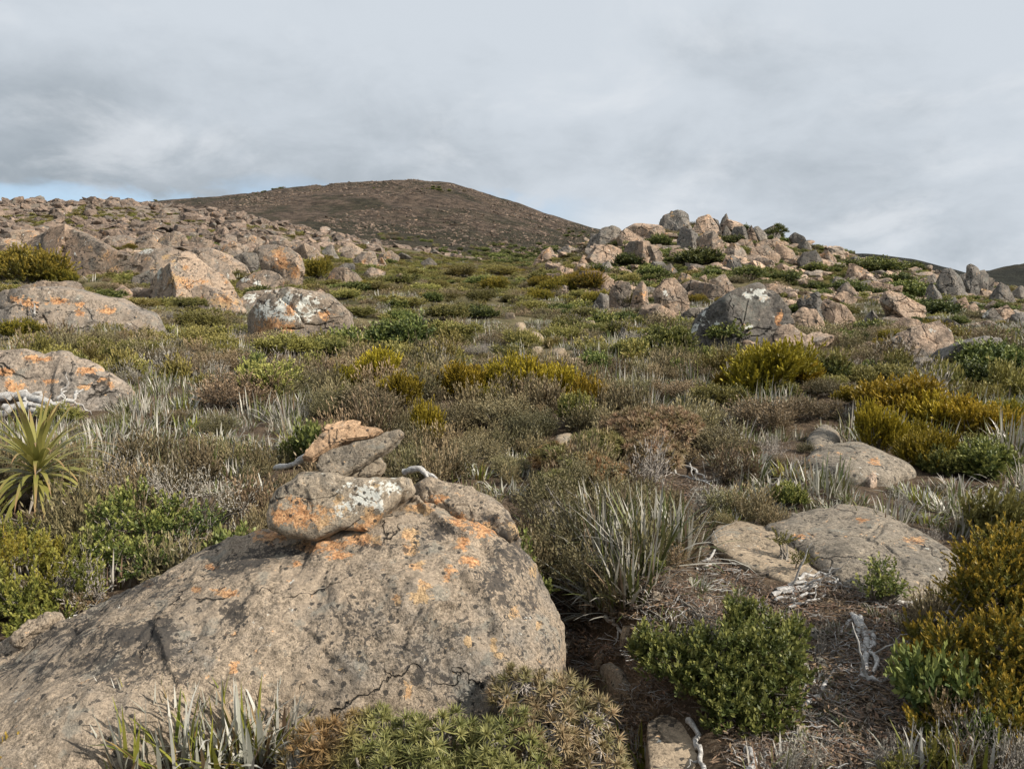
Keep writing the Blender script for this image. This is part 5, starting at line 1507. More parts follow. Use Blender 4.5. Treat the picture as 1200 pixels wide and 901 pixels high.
for q in [(680, 502, 52, 34), (400, 482, 26, 34), (1165, 566, 90, 40), (790, 418, 70, 30), (740, 420, 44, 18), (820, 430, 44, 20), (1110, 560, 50, 30), (870, 470, 34, 16), (330, 640, 20, 14), (930, 600, 44, 26), (760, 400, 30, 12), (1000, 560, 30, 16)]: shrub(*q, 'green')
for q in [(855, 408, 80, 28), (1180, 446, 84, 38), (905, 418, 30, 14), (812, 405, 34, 14), (700, 438, 44, 20), (870, 425, 40, 16), (990, 400, 40, 12), (950, 372, 44, 14), (920, 340, 50, 16), (880, 330, 44, 14), (1000, 345, 50, 14),
          (1040, 325, 60, 16), (1010, 320, 40, 12), (1080, 350, 60, 16), (1110, 372, 60, 16), (960, 322, 36, 10), (740, 312, 40, 14), (700, 322, 36, 12), (860, 290, 30, 10), (775, 290, 30, 14), (840, 300, 30, 12), (1130, 420, 40, 14),
          (872, 276, 26, 9), (912, 280, 18, 8), (820, 312, 60, 14), (770, 325, 40, 10), (900, 360, 36, 12), (1060, 340, 50, 14), (1075, 320, 40, 12), (560, 375, 50, 14), (330, 350, 30, 12), (120, 352, 40, 12), (420, 345, 40, 12)]: shrub(*q, 'dark')
BR = [(270, 485, 110, 46), (330, 470, 90, 40), (380, 492, 70, 44), (430, 502, 110, 56), (530, 512, 90, 52), (580, 505, 100, 50), (620, 520, 80, 46), (560, 545, 90, 40), (850, 530, 90, 44), (905, 510, 100, 46), (960, 500, 70, 36), (830, 500, 60, 30),
      (250, 440, 80, 26), (180, 430, 60, 20), (420, 430, 60, 22), (520, 425, 70, 22), (740, 470, 70, 32), (800, 470, 70, 28), (250, 512, 50, 30), (200, 500, 40, 26), (130, 505, 40, 22), (980, 470, 60, 20), (860, 560, 50, 26), (600, 560, 60, 30), (490, 545, 60, 30), (300, 410, 60, 18),
      (700, 470, 40, 20), (780, 600, 44, 30)]
for q in BR: shrub(q[0], q[1], q[2], q[3] * 0.66, 'brown')
OL = [(300, 470, 90, 44), (220, 405, 70, 22), (160, 420, 60, 18), (330, 425, 80, 24), (380, 420, 60, 20), (250, 415, 60, 18), (110, 440, 60, 16), (540, 400, 60, 18), (520, 380, 60, 16), (600, 420, 50, 14), (660, 400, 50, 14), (480, 362, 40, 12),
      (420, 372, 40, 12), (560, 355, 44, 12), (500, 345, 40, 10), (620, 365, 40, 10), (850, 480, 70, 26), (920, 470, 60, 20), (1000, 450, 60, 16), (1060, 450, 60, 16), (960, 430, 50, 14), (1100, 440, 60, 16), (1150, 430, 50, 14), (740, 360, 40, 12), (690, 372, 40, 12),
      (225, 385, 60, 18), (160, 395, 60, 16), (280, 395, 40, 14), (60, 500, 50, 24), (110, 480, 40, 20), (1130, 470, 60, 20), (700, 395, 50, 14), (450, 440, 40, 16), (350, 402, 70, 20), (30, 410, 50, 14), (100, 415, 50, 12),
      (640, 330, 40, 9), (590, 326, 40, 9), (540, 326, 40, 9), (470, 335, 40, 9), (440, 345, 40, 10), (400, 352, 40, 10), (160, 365, 40, 12), (220, 362, 40, 12), (300, 340, 24, 8), (790, 380, 30, 10), (1000, 425, 40, 14), (890, 395, 24, 8)]
for q in OL: shrub(*q, 'olive')
for q in [(255, 425, 36, 12), (270, 407, 40, 14), (210, 408, 30, 10), (200, 380, 36, 10), (90, 325, 30, 8), (480, 400, 40, 12), (360, 445, 36, 14), (560, 420, 40, 12), (1020, 500, 50, 22), (990, 440, 60, 14), (1090, 425, 44, 12), (760, 440, 40, 14)]: shrub(*q, 'grey')
rng = np.random.default_rng(515)
_pl = []
_n = 0
while _n < 66:
    u_ = rng.uniform(300, 1190); v_ = rng.uniform(335, 500); w_ = rng.uniform(26, 52) * (0.55 + 0.9 * (v_ - 330) / 150)
    if any(math.hypot(u_ - a, 2.2 * (v_ - b)) < 0.75 * (w_ + c) for a, b, c in _pl): continue
    _pl.append((u_, v_, w_)); _n += 1
    X_, Y_g, _ = ground_at(u_, v_)
    if any(((X_ - fx) / (rx + .1)) ** 2 + ((Y_g - fy) / (ry + .1)) ** 2 < 1 for fx, fy, rx, ry in FOOT): continue
    shrub(u_, v_, w_, w_ * rng.uniform(.3, .5), ['olive', 'dark', 'brown', 'olive', 'goldg', 'dark'][int(rng.integers(0, 6))], desc=None)
# the little windswept tree on the skyline
_x, _y, _z = ground_at(908, 285)
_o = thing_empty('small_tree', (_x, _y, _z - 0.1))
_k = _y / F
_lb = [(dx * _k, 0.2 * dx * _k, dz * _k, r * _k, r * _k, r2 * _k) for dx, dz, r, r2 in ((6, 17, 6, 3.2), (0, 14, 6, 3.4), (11, 14, 5, 2.6), (-6, 12, 5, 3), (3, 20, 4, 2.4))]
_V, _Q, _v, _t, _P, _r = crown(77001, _lb, 'dark', 3.2, 2.5)
link('crown', make_mesh('crown', _V, [(_Q, 0)], [M_DARKG], {'v': _v, 't': _t}, False), _o)
_SV, _SQ = tubes([np.array([[0, 0, 0], [.1, 0, .6], [.3, 0, 1.5]])] + [np.array([[.1, 0, .6], (np.array([.1, 0, .6]) + np.array(l[:3])) / 2 + [0, 0, .1], np.array(l[:3])]) for l in _lb], [np.array([.14, .11, .06])] + [np.array([.07, .05, .03])] * 5, 6)
link('trunk', make_mesh('trunk', _SV, [(_SQ, 0)], [M_STEM]), _o)
tag(_o, 'small flat-topped windswept tree on the knoll skyline', 'tree')
# tussocks
TS = [(130, 520, 50), (160, 505, 52), (195, 498, 54), (225, 505, 50), (255, 520, 50), (290, 525, 46), (320, 530, 50), (235, 535, 44), (175, 525, 44), (120, 500, 40), (205, 515, 44), (340, 520, 40), (275, 560, 50), (300, 580, 56), (330, 590, 44),
      (215, 480, 36), (150, 485, 34), (270, 500, 36), (100, 520, 34), (310, 545, 44), (255, 580, 40),
      (265, 420, 30), (250, 408, 24), (275, 412, 24), (150, 408, 18), (220, 420, 20), (200, 395, 16), (360, 420, 24), (350, 440, 24), (380, 395, 20), (395, 450, 22),
      (560, 560, 44), (590, 580, 50), (545, 550, 40), (610, 560, 44), (630, 545, 36), (520, 540, 40), (570, 540, 36), (600, 540, 36),
      (735, 460, 40), (720, 448, 34), (745, 448, 30), (690, 450, 24), (740, 430, 24), (780, 470, 34), (800, 480, 36), (820, 470, 34), (850, 495, 30), (830, 455, 24), (790, 455, 28), (860, 450, 20), (760, 485, 34),
      (850, 545, 44), (880, 560, 52), (905, 575, 56), (925, 560, 50), (870, 590, 50), (840, 585, 40), (900, 600, 50), (860, 615, 40), (935, 580, 44), (950, 560, 40), (890, 545, 40),
      (1080, 590, 50), (1110, 600, 56), (1140, 610, 56), (1170, 610, 56), (1195, 620, 56), (1150, 590, 50), (1120, 575, 44), (1180, 590, 50), (1090, 615, 46), (1060, 580, 40), (1055, 605, 40),
      (1010, 460, 30), (1040, 455, 28), (990, 490, 30), (975, 510, 32), (1060, 470, 24), (1120, 450, 26), (1150, 470, 30), (1190, 480, 30), (880, 440, 24), (960, 460, 24),
      (600, 420, 20), (480, 420, 22), (560, 405, 18), (640, 440, 26), (665, 425, 22), (620, 380, 14), (700, 410, 18), (585, 440, 22), (540, 440, 20), (460, 430, 20), (780, 395, 16), (650, 380, 14), (520, 395, 16)]
for i, q in enumerate(TS): tuft(*q, 'green' if i % 4 == 3 and q[2] > 30 else 'silver')
for q in [(770, 745, 40), (845, 735, 36), (920, 730, 34), (975, 830, 44), (1000, 860, 44), (950, 880, 40), (885, 718, 30), (1030, 720, 34), (1060, 735, 30), (720, 800, 36), (815, 690, 40), (790, 735, 44), (955, 800, 40), (930, 840, 44), (985, 745, 36), (860, 700, 34), (1010, 690, 34), (760, 640, 56), (785, 625, 46), (640, 620, 56), (735, 700, 46), (665, 590, 50), (690, 600, 50), (760, 590, 40), (110, 650, 30), (975, 600, 40), (1000, 590, 40)]: tuft(*q, 'silver')

# ------------------------------------------------------------------ what nobody could count: the cover between the single plants
def stuff_scatter(name, protos, X, Y, size, idx, label, cat, sink=0.05, zscale=1.0, tilt=0.12, seed=0, zoff=0.0):
    rng = np.random.default_rng(seed)
    n = len(X)
    Z = H(X, Y) - sink * size + zoff
    me = bpy.data.meshes.new(name)
    me.vertices.add(n); me.vertices.foreach_set('co', np.stack([X, Y, Z], 1).astype(np.float32).ravel())
    def av(nm, a):
        t = me.attributes.new(nm, 'FLOAT_VECTOR', 'POINT'); t.data.foreach_set('vector', a.astype(np.float32).ravel())
    rot = np.stack([rng.uniform(-tilt, tilt, n), rng.uniform(-tilt, tilt, n), rng.uniform(0, 6.283, n)], 1)
    av('turn', rot)
    zs = zscale * rng.uniform(0.8, 1.25, n)
    av('grow', np.stack([size, size, size * zs], 1))
    t = me.attributes.new('which', 'INT', 'POINT'); t.data.foreach_set('value', idx.astype(np.int32))
    o = link(name, me)
    ng = bpy.data.node_groups.new(name + '_scatter', 'GeometryNodeTree')
    ng.interface.new_socket('Geometry', in_out='INPUT', socket_type='NodeSocketGeometry')
    ng.interface.new_socket('Geometry', in_out='OUTPUT', socket_type='NodeSocketGeometry')
    gi = ng.nodes.new('NodeGroupInput'); go = ng.nodes.new('NodeGroupOutput')
    ins = ng.nodes.new('GeometryNodeInstanceOnPoints')
    join = ng.nodes.new('GeometryNodeGeometryToInstance')
    for i, pm in enumerate(reversed(protos)):
        po = bpy.data.objects.new(name + '_piece', pm)
        oi = ng.nodes.new('GeometryNodeObjectInfo'); oi.inputs['Object'].default_value = po; oi.inputs['As Instance'].default_value = False
        ng.links.new(oi.outputs['Geometry'], join.inputs[0])
    def na(nm, tp):
        q = ng.nodes.new('GeometryNodeInputNamedAttribute'); q.data_type = tp; q.inputs['Name'].default_value = nm
        return [s for s in q.outputs if s.enabled and s.name == 'Attribute'][0]
    er = ng.nodes.new('FunctionNodeEulerToRotation'); ng.links.new(na('turn', 'FLOAT_VECTOR'), er.inputs[0])
    ng.links.new(gi.outputs[0], ins.inputs['Points']); ng.links.new(join.outputs[0], ins.inputs['Instance'])
    ins.inputs['Pick Instance'].default_value = True
    ng.links.new(na('which', 'INT'), ins.inputs['Instance Index'])
    ng.links.new(er.outputs[0], ins.inputs['Rotation']); ng.links.new(na('grow', 'FLOAT_VECTOR'), ins.inputs['Scale'])
    ng.links.new(ins.outputs[0], go.inputs[0])
    md = o.modifiers.new('scatter', 'NODES'); md.node_group = ng
    tag(o, label, cat, None, 'stuff')
    return o


def cover_proto(kind, k):
    """a low cushion of the heath, unit width"""
    rng = np.random.default_rng(4000 + k * 31 + ord(kind[0]) * 3)
    lb = dome_lobes(rng, 4 + k, 0.95, 0.95, 0.5)
    V, Q, v, t, Pn, rng = crown(4100 + k * 7 + ord(kind[0]), lb, kind, 2.8, 2.7 if kind != 'grey' else 3.4, 0.25)
    SV, SQ = stems(rng, np.array([0, 0, -.05]), Pn[rng.choice(len(Pn), 16, replace=False)], 0.012, 3)
    return make_mesh(kind + '_clump', np.concatenate([V, SV]), [(Q, 0), (SQ + len(V), 1)], [MATS[kind], M_STEM],
                     {'v': np.concatenate([v, np.zeros(len(SV))]), 't': np.concatenate([t, np.zeros(len(SV))])}, False)


def rose_proto(k, mat):
    rng = np.random.default_rng(4400 + k)
    n = 70
    d = norm(rng.normal(size=(n, 3))); d[:, 2] = np.abs(d[:, 2])
    Pn = d * np.array([.45, .45, .33]) * rng.uniform(.8, 1.05, n)[:, None]
    V, Q, v, t = rosette_leaves(rng, Pn, norm(d + .5 * UPV), 12, 0.12, 0.013)
    return make_mesh('rosette_clump', V, [(Q, 0)], [mat], {'v': v, 't': t}, False)


def mesh_tuft(k, nb, ln, wd, sp, r, sil, mat):
    V, Q, t, b = tuft_data(340 + k * 7, nb, ln, wd, sp, r, sil)
    return make_mesh('tuft', V, [(Q, 0)], [mat], {'v': b, 't': t}, True)


KINDS = ['brown', 'olive', 'dark', 'grey', 'silver', 'rose', 'goldg']
cov = []
for kd in KINDS:
    for k in range(3):
        if kd == 'silver': cov.append(mesh_tuft(k, 70, 0.5, 0.018, 0.8, 0.4, 0.55, M_SILVER))
        elif kd == 'rose': cov.append(rose_proto(k, [M_ROSE, M_ROSEP, M_ROSE][k]))
        else: cov.append(cover_proto(kd, k))

# bare places, in photo pixels of the ground: (u, v, ru, rv)
BARE = [(45, 486, 80, 20), (35, 392, 30, 12), (900, 665, 80, 45), (960, 700, 110, 36), (740, 830, 70, 100), (985, 800, 95, 110), (830, 880, 100, 50), (720, 760, 60, 60), (640, 418, 36, 8), (615, 395, 22, 8), (600, 378, 14, 6), (800, 570, 40, 20), (655, 530, 26, 26),
        (810, 705, 70, 36), (250, 900, 330, 100), (560, 900, 200, 90), (690, 700, 60, 60), (660, 422, 30, 6)]


def cover():
    rng = np.random.default_rng(12)
    XX, YY, SS = [], [], []
    edges = np.exp(np.linspace(math.log(1.3), math.log(135), 90))
    for a, b in zip(edges[:-1], edges[1:]):
        ym = 0.5 * (a + b); s = min(0.25 + 0.019 * ym, 1.05, 0.07 * ym)
        wd = 1.95 * ym + 2.2
        n = int(wd * (b - a) * (2.6 if ym < 40 else 2.2) / s ** 2)
        XX.append(rng.uniform(-wd / 2, wd / 2, n)); YY.append(rng.uniform(a, b, n)); SS.append(s * (0.55 + 1.3 * rng.random(n) ** 2.2))
    X, Y, S = np.concatenate(XX), np.concatenate(YY), np.concatenate(SS)
    Z = H(X, Y); u, v = proj(X, Y, Z)
    keep = np.ones(len(X), bool)
    for (a, b, ru, rv) in BARE:
        keep &= ((u - a) / ru) ** 2 + ((v - b) / rv) ** 2 > 1
    for (fx, fy, rx, ry) in FOOT:
        g = 0.22 * S
        keep &= ((X - fx) / (rx + g)) ** 2 + ((Y - fy + 0.1 * ry) / (ry + g)) ** 2 > 1
    # the boulder field keeps only a little growth between its stones
    edge = 300 + 60 * n2(X, Y, 14, 4, 21)
    fld = (Y > 62) & (u < edge + 20)
    keep &= ~(fld & (Y > 74) & ((rng.random(len(X)) < 0.5) | (n2(X, Y, 9, 3, 24) > -.1)))
    keep &= ((u > -300) & (u < 1500)) | (Y < 8)
    keep &= (v < 925) | (v > 1000) | (u < 60) | (u > 1100)
    X, Y, S, u, v = X[keep], Y[keep], S[keep], u[keep], v[keep]
    a1 = n2(X, Y, 2.6, 3, 61) + 0.5 * n2(X, Y, 9, 3, 62); a2 = n2(X, Y, 2.1, 3, 63) + .5 * n2(X, Y, 11, 3, 64); a3 = n2(X, Y, 1.6, 3, 65); a4 = n2(X, Y, 4, 3, 66)
    W = np.zeros((len(X), 7))
    far = sstep(18, 40, Y)
    W[:, 0] = 0.9 + 2.4 * a1 - 0.5 * far
    W[:, 1] = 0.8 - 2.0 * a1 + 0.3 * far
    W[:, 2] = 0.1 - 1.7 * a2 + 1.5 * sstep(640, 760, u) * sstep(38, 55, Y)
    W[:, 3] = 0.45 + 1.7 * a3 - 0.5 * far
    W[:, 4] = 0.6 + 2.3 * a2 + 0.15 * sstep(14, 20, Y) - 0.9 * sstep(42, 55, Y) + 1.25 * ((u < 360) & (Y > 4.6) & (Y < 11)) + 1.0 * ((u > 510) & (u < 640) & (Y > 5) & (Y < 9)) + 1.0 * ((u > 820) & (Y > 4.5) & (Y < 9))
    W[:, 5] = -0.2 + 1.0 * a4 - 0.7 * far
    W[:, 6] = -0.35 + 0.9 * a3 + 0.4 * far
    W[:, 4] += 0.55 * ((Y > 5) & (Y < 45))
    W += 0.28 * rng.gumbel(size=W.shape)
    kd = W.argmax(1)
    idx = kd * 3 + rng.integers(0, 3, len(X))
    S = S * np.where(kd == 4, 0.85, 1.0)
    print('cover', len(X), np.bincount(kd))
    stuff_scatter('heath_undergrowth', cov, X, Y, S, idx, 'low mixed heath of brown, olive and silver plants covering the whole slope', 'heath', 0.08, 1.3 - 0.72 * sstep(9, 30, Y), .2, 5)


cover()


def litter():
    rng = np.random.default_rng(31)
    pr = []
    for k in range(6):
        n = 7
        paths, rs = [], []
        for j in range(n):
            c = np.array([rng.uniform(-.5, .5), rng.uniform(-.5, .5), rng.uniform(0.0, .10)]); a = rng.uniform(0, 6.28); l = rng.uniform(.3, .9)
            d = np.array([math.cos(a), math.sin(a), rng.uniform(-.15, .25)])
            paths.append(wiggle(rng, [c - d * l / 2, c, c + d * l / 2], 6, .06)); rs.append(np.linspace(.022, .008, 6) * rng.uniform(.5, 1.2))
        V, Q = tubes(paths, rs, 4)
        m = 26
        Pn = np.stack([rng.uniform(-.6, .6, m), rng.uniform(-.6, .6, m), rng.uniform(0, .06, m)], 1)
        D = norm(np.stack([rng.normal(size=m), rng.normal(size=m), .25 * rng.normal(size=m)], 1)); S_ = norm(np.cross(D, UPV + .5 * rng.normal(size=(m, 3))))
        LV, LQ = leaves(Pn, D, S_, rng.uniform(.12, .28, m), rng.uniform(.02, .04, m))
        pr.append(make_mesh('twigs', np.concatenate([V, LV]), [(Q, 0), (LQ + len(V), 1)], [M_TWIG if k else M_DEAD, M_DRY], {'v': rng.random(len(V) + len(LV))}))
    n = 3000
    u = rng.uniform(600, 1120, n); v = rng.uniform(560, 960, n)
    keep = np.zeros(n, bool)
    for (a, b, ru, rv) in BARE:
        keep |= (((u - a) / ru) ** 2 + ((v - b) / rv) ** 2 < 1.15)
    u, v = u[keep], v[keep]
    G_ = np.array([ground_at(a, b) for a, b in zip(u, v)])
    X, Y = G_[:, 0], G_[:, 1]
    ok = np.ones(len(X), bool)
    for (fx, fy, rx, ry) in FOOT:
        ok &= ((X - fx) / rx) ** 2 + ((Y - fy) / ry) ** 2 > 1
    X, Y = X[ok], Y[ok]
    stuff_scatter('twig_litter', pr, X, Y, rng.uniform(.06, .17, len(X)), rng.integers(0, 6, len(X)), 'dead grey twigs and dry leaves littering the bare track', 'litter', 0.0, 0.8, .2, 7, 0.004)


litter()


def rubble():
    rng = np.random.default_rng(91)
    def protos(mat, sub):
        r = []
        for k in range(8):
            V, Fc = random_rock(150 + k, (1.0, rng.uniform(.5, .9), rng.uniform(.32, .7)), sub, 60, 7, 0.03)
            r.append(make_mesh('rock', V, [(Fc, 0)], [mat])); r[-1].set_sharp_from_angle(angle=rad(26))
        return r
    # the boulder field on the left
    n = 60000
    Y = np.exp(rng.uniform(math.log(56), math.log(185), n)); X = rng.uniform(-1.05, 0.1, n) * Y
    u, v = proj(X, Y, H(X, Y))
    edge = np.interp(Y, [56, 75, 95, 120, 150, 185], [60, 230, 330, 440, 520, 500]) + 90 * n2(X, Y, 14, 4, 21)
    s = (0.4 + 2.9 * rng.random(n) ** 5.0) * np.where(Y > 88, 0.95, 0.8)
    keep = (u < edge) & (u > -320) & (rng.random(n) < (0.10 + 0.16 * (n2(X, Y, 9, 3, 24) > -.1)) * (0.35 + 0.85 * sstep(72, 92, Y)))
    X, Y, s = X[keep], Y[keep], s[keep]
    print('field', len(X))
    stuff_scatter('boulder_rubble', protos(M_FIELD, 4), X, Y, s, rng.integers(0, 8, len(X)), 'field of countless tumbled boulders up to the skyline at the left', 'boulder field', -0.04, 1.0, .45, 8)
    # small stones on the knoll
    n = 3400
    Y = rng.uniform(40, 112, n); X = rng.uniform(0.02, 0.78, n) * Y
    u, v = proj(X, Y, H(X, Y))
    keep = (u > 640) & (n2(X, Y, 7, 3, 25) > 0.0) & (v < 385)
    X, Y = X[keep], Y[keep]; s = (0.35 + 1.5 * rng.random(len(X)) ** 2.5) * np.where(Y > 62, 1.25, 0.8)
    stuff_scatter('stone_rubble', protos(M_KNOLL, 3), X, Y, s, rng.integers(0, 8, len(X)), 'small stones strewn between the boulders of the knoll', 'stones', -0.05, 0.8, .5, 9)
    # the mountain's scree and scrub
    n = 42000
    Y = rng.uniform(300, 960, n); X = rng.uniform(-0.55, 0.25, n) * Y
    k = n2(X, Y, 60, 4, 28) > -0.05
    X, Y = X[k], Y[k]; s = 0.8 + 3.4 * rng.random(len(X)) ** 5
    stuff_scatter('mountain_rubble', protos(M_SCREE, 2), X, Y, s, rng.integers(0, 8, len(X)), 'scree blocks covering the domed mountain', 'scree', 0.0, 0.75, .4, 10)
    n = 9000
    Y = rng.uniform(280, 940, n); X = rng.uniform(-0.55, 0.45, n) * Y
    u, v = proj(X, Y, H(X, Y))
    k = (n2(X, Y, 70, 4, 29) + sstep(255, 310, v) > 0.6) & (rng.random(n) < 0.6)
    k |= (u > 900) & (Y < 470)
    X, Y = X[k], Y[k]; s = 3.0 + 4.0 * rng.random(len(X))
    stuff_scatter('mountain_scrub_vegetation', [cov[6], cov[7], cov[6], cov[0]], X, Y, s, rng.integers(0, 4, len(X)), 'dark low scrub on the flanks of the mountain and the far ridge', 'scrub', 0.05, 0.7, .1, 11)


rubble()
# ------------------------------------------------------------------ labels that single each thing out
LM = [('stone cairn', 415, 555), ('big cairn boulder', 330, 720), ('strap-leaved rosette plant', 55, 550), ('white-crusted boulder', 350, 374), ('steep pointed grey boulder', 870, 372), ('cracked tan boulder', 786, 350),
      ('pillar stones', 1146, 334), ('thumb-shaped skyline stone', 850, 262), ('two-toned wedge boulder', 85, 297), ('whaleback boulder', 85, 367), ('flat-topped lichened boulder', 60, 445), ('stepped triangular boulder', 230, 328),
      ('pale flat slab', 895, 648), ('broad dark slab', 1020, 650), ('dome-shaped dark bush', 465, 392), ('golden-green corner bush', 1150, 760), ('broad green bush', 845, 770), ('steep pale boulder', 1080, 398),
      ('highest grey skyline block', 792, 257), ('pinkish cushion shrub', 765, 515), ('low brown-grey slab', 1005, 550), ('lone bright yellow shrub', 497, 500), ('pale track stones', 625, 400),
      ('long streaked slab', 1060, 360), ('flat orange-patched slab', 785, 395), ('rounded hollow-sided boulder', 335, 312), ('big brown heath shrub', 700, 600), ('light green shrub', 160, 615)]
NUM = ['', 'one', 'two', 'three', 'four', 'five', 'six', 'seven', 'eight', 'nine', 'ten', 'eleven', 'twelve', 'thirteen', 'fourteen', 'fifteen', 'sixteen', 'seventeen', 'eighteen', 'nineteen', 'twenty']
ORD = ['', 'first', 'second', 'third', 'fourth', 'fifth', 'sixth', 'seventh', 'eighth', 'ninth', 'tenth', 'eleventh', 'twelfth']


def relation(px, lm):
    dx, dy = px[0] - lm[1], (px[1] - lm[2]) * 1.6
    d = math.hypot(dx, dy)
    a = math.degrees(math.atan2(-dy, dx)) % 360
    far = 'just ' if d < 45 else ('' if d < 110 else 'well ')
    if a < 35 or a > 325: r = 'right of'
    elif a < 75: r = 'behind and right of'
    elif a < 105: r = 'behind'
    elif a < 145: r = 'behind and left of'
    elif a < 215: r = 'left of'
    elif a < 255: r = 'before and left of'
    elif a < 285: r = 'before'
    else: r = 'before and right of'
    return d, far + r


def plural(d):
    h = d
    for a in ('boulder top', 'shrub', 'tussock', 'boulder', 'rock', 'block', 'slab', 'stone', 'wedge', 'splash', 'patch', 'chip', 'cap', 'lichen', 'underside', 'side', 'top'):
        pass
    w = h.split(' with ')
    return ' with '.join([w[0] + 's'] + w[1:])


def compose():
    base = {}
    for o, desc, px in ALL:
        if o.type == 'MESH': sz = max(o.dimensions) if o.data.name.startswith('boulder') else o.scale[0]
        else: sz = o.scale[0]
        c = sorted(((relation(px, l), l) for l in LM), key=lambda q: q[0][0])
        base[o.name] = (o, desc, px, c)
    def lab(e, k):
        (d, r), l = e[3][k]
        return f'{e[1]} {r} the {l[0]}'
    g = {}
    for e in base.values(): g.setdefault(lab(e, 0), []).append(e)
    for key, es in g.items():
        if len(es) == 1:
            es[0][0]['label'] = key; continue
        # several alike near one landmark: tell them apart by order across the picture
        es.sort(key=lambda e: e[2][0])
        n = len(es); m = re.sub('^' + re.escape(es[0][1]), plural(es[0][1]), key)
        for i, e in enumerate(es):
            if i == 0: o_ = 'leftmost'
            elif i == n - 1: o_ = 'rightmost'
            elif n == 3: o_ = 'middle one'
            elif i < (n + 1) // 2: o_ = ORD[i + 1] + ' from left'
            else: o_ = ORD[n - i] + ' from right'
            e[0]['label'] = f'{o_} of {NUM[n] if n <= 20 else n} {m}'


import re
compose()
_seen = {}
for _o in scene.objects:
    if _o.parent is None and 'label' in _o:
        _seen.setdefault(_o['label'], []).append(_o.name)
        _n = len(re.findall(r"[A-Za-z0-9][A-Za-z0-9'-]*", _o['label']))
        if _n > 16 or _n < 4: print('LABEL LENGTH', _n, _o['label'])
for _k, _v in _seen.items():
    if len(_v) > 1: print('SAME', _k, len(_v))

# ------------------------------------------------------------------ sun, sky with clouds, camera
SUN_AZ, SUN_EL = rad(110), rad(38)           # azimuth measured from +Y towards +X
sd = np.array([math.sin(SUN_AZ) * math.cos(SUN_EL), math.cos(SUN_AZ) * math.cos(SUN_EL), math.sin(SUN_EL)])
ld = bpy.data.lights.new('sun', 'SUN'); ld.energy = 5.0; ld.angle = rad(0.53); ld.color = (1.0, 0.93, 0.82)
so = bpy.data.objects.new('sun', ld); COL.objects.link(so)
so.rotation_euler = Vector(-sd).to_track_quat('-Z', 'Y').to_euler(); so.location = (20, -10, 30)


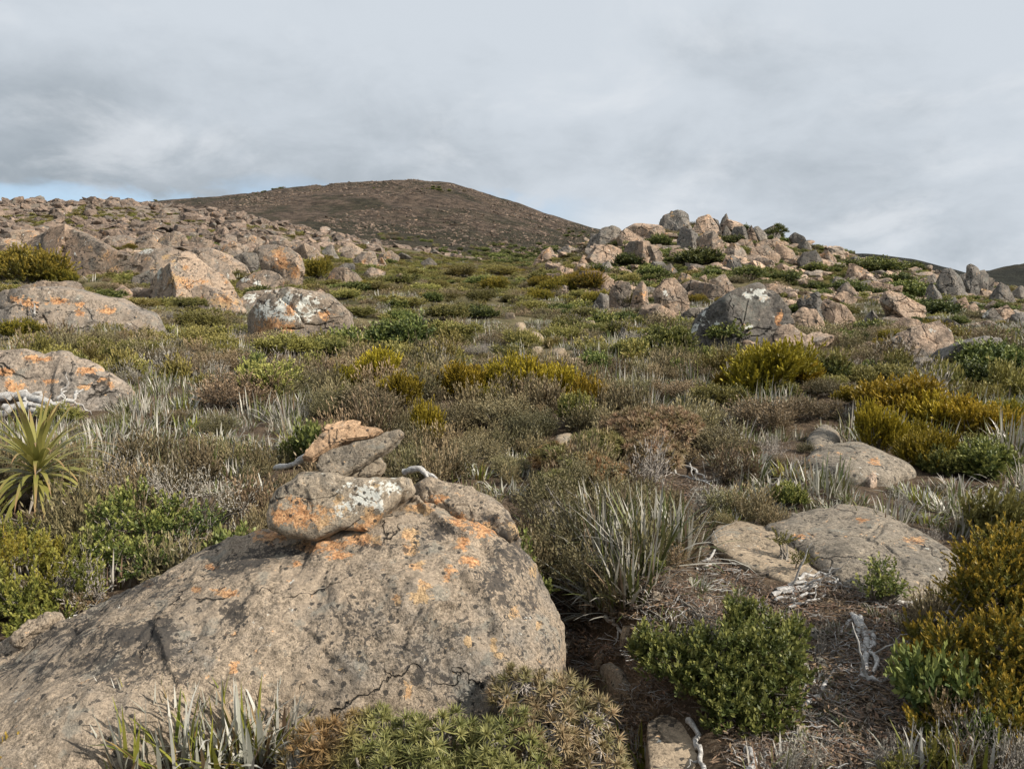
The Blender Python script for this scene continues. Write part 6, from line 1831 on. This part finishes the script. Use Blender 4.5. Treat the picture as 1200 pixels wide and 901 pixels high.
def sky():
    w = bpy.data.worlds.new('World'); scene.world = w; w.use_nodes = True
    nt = w.node_tree; nt.nodes.clear()
    st = N(nt, 'ShaderNodeTexSky', sky_type='NISHITA'); st.sun_disc = False
    st.sun_elevation = SUN_EL; st.sun_rotation = SUN_AZ
    st.altitude = 1000; st.air_density = 1.0; st.dust_density = 0.5
    tc = N(nt, 'ShaderNodeTexCoord'); vec = tc.outputs['Generated']
    sep = N(nt, 'ShaderNodeSeparateXYZ'); L(nt, vec, sep.inputs[0])
    up = mathn(nt, 'MAXIMUM', sep.outputs['Z'], 0.0)
    k = mathn(nt, 'DIVIDE', 1.0, mathn(nt, 'ADD', up, 0.42))
    cmb = N(nt, 'ShaderNodeCombineXYZ')
    L(nt, mathn(nt, 'MULTIPLY', sep.outputs['X'], k), cmb.inputs[0]); L(nt, mathn(nt, 'MULTIPLY', sep.outputs['Y'], k), cmb.inputs[1])
    L(nt, mathn(nt, 'MULTIPLY', up, 1.2), cmb.inputs[2])
    mp = N(nt, 'ShaderNodeMapping'); L(nt, cmb.outputs[0], mp.inputs[0]); mp.inputs['Location'].default_value = (SKX, SKY, 0)
    pl = mp.outputs[0]
    n1 = noise(nt, pl, 1.1, 4, 0.5, 0.2)
    n3 = noise(nt, pl, 4.2, 8, 0.6, 0.25)
    lum = mathn(nt, 'ADD', mathn(nt, 'MULTIPLY', n1, 0.6), mathn(nt, 'MULTIPLY', n3, 0.4))
    # thicker, darker cloud lies to the left; thinner and brighter overhead
    lum = mathn(nt, 'ADD', lum, mathn(nt, 'ADD', mathn(nt, 'MULTIPLY', sep.outputs['X'], 0.13), mathn(nt, 'MULTIPLY', mathn(nt, 'SUBTRACT', up, 0.22), 0.6)))
    t = ramp01(nt, lum, 0.20, 0.59)
    cloud = mixc(nt, t, (2.55, 2.92, 3.28), (4.7, 5.1, 5.55))
    wisp = ramp01(nt, noise(nt, pl, 2.9, 7, 0.58, 0.3), 0.50, 0.72)
    cloud = mixc(nt, mathn(nt, 'MULTIPLY', mathn(nt, 'MULTIPLY', wisp, 0.65), ramp01(nt, up, 0.55, 0.2)), cloud, (5.7, 5.95, 6.25))
    # breaks in the cloud low over the skyline
    n4 = noise(nt, pl, 2.6, 6, 0.55, 0.3)
    low = ramp01(nt, up, 0.145, 0.09)
    gap = ramp01(nt, mathn(nt, 'ADD', n4, mathn(nt, 'MULTIPLY', low, 0.16)), 0.54, 0.66)
    gap = mathn(nt, 'MULTIPLY', mathn(nt, 'MULTIPLY', gap, low), ramp01(nt, sep.outputs['X'], 0.15, -0.05))
    blue = mixc(nt, 0.5, st.outputs[0], (2.9, 4.1, 5.9))
    col = mixc(nt, mathn(nt, 'MULTIPLY', gap, 0.85), cloud, blue)
    bg = N(nt, 'ShaderNodeBackground'); L(nt, col, bg.inputs[0]); bg.inputs[1].default_value = 0.1
    out = N(nt, 'ShaderNodeOutputWorld'); L(nt, bg.outputs[0], out.inputs[0])


SKX, SKY = 3.1, 1.7
sky()
cam = bpy.data.cameras.new('camera'); cam.sensor_width = 36; cam.sensor_fit = 'HORIZONTAL'; cam.lens = 36 * F / 1200.0
cam.clip_start = 0.05; cam.clip_end = 20000
co = bpy.data.objects.new('camera', cam); COL.objects.link(co)
co.location = (0, 0, CZ); co.rotation_euler = (math.pi / 2 - P, 0, 0)
scene.camera = co
vs = scene.view_settings
vs.view_transform = 'Standard'; vs.look = 'None'; vs.exposure = 0.45; vs.gamma = 1.0
cy = scene.cycles
cy.max_bounces = 6; cy.diffuse_bounces = 3; cy.glossy_bounces = 2; cy.transmission_bounces = 2; cy.transparent_max_bounces = 4
cy.use_denoising = True
cy.use_adaptive_sampling = True; cy.adaptive_threshold = 0.02

from collections import Counter
print(Counter(o.name.split('.')[0] for o in scene.objects if o.parent is None))
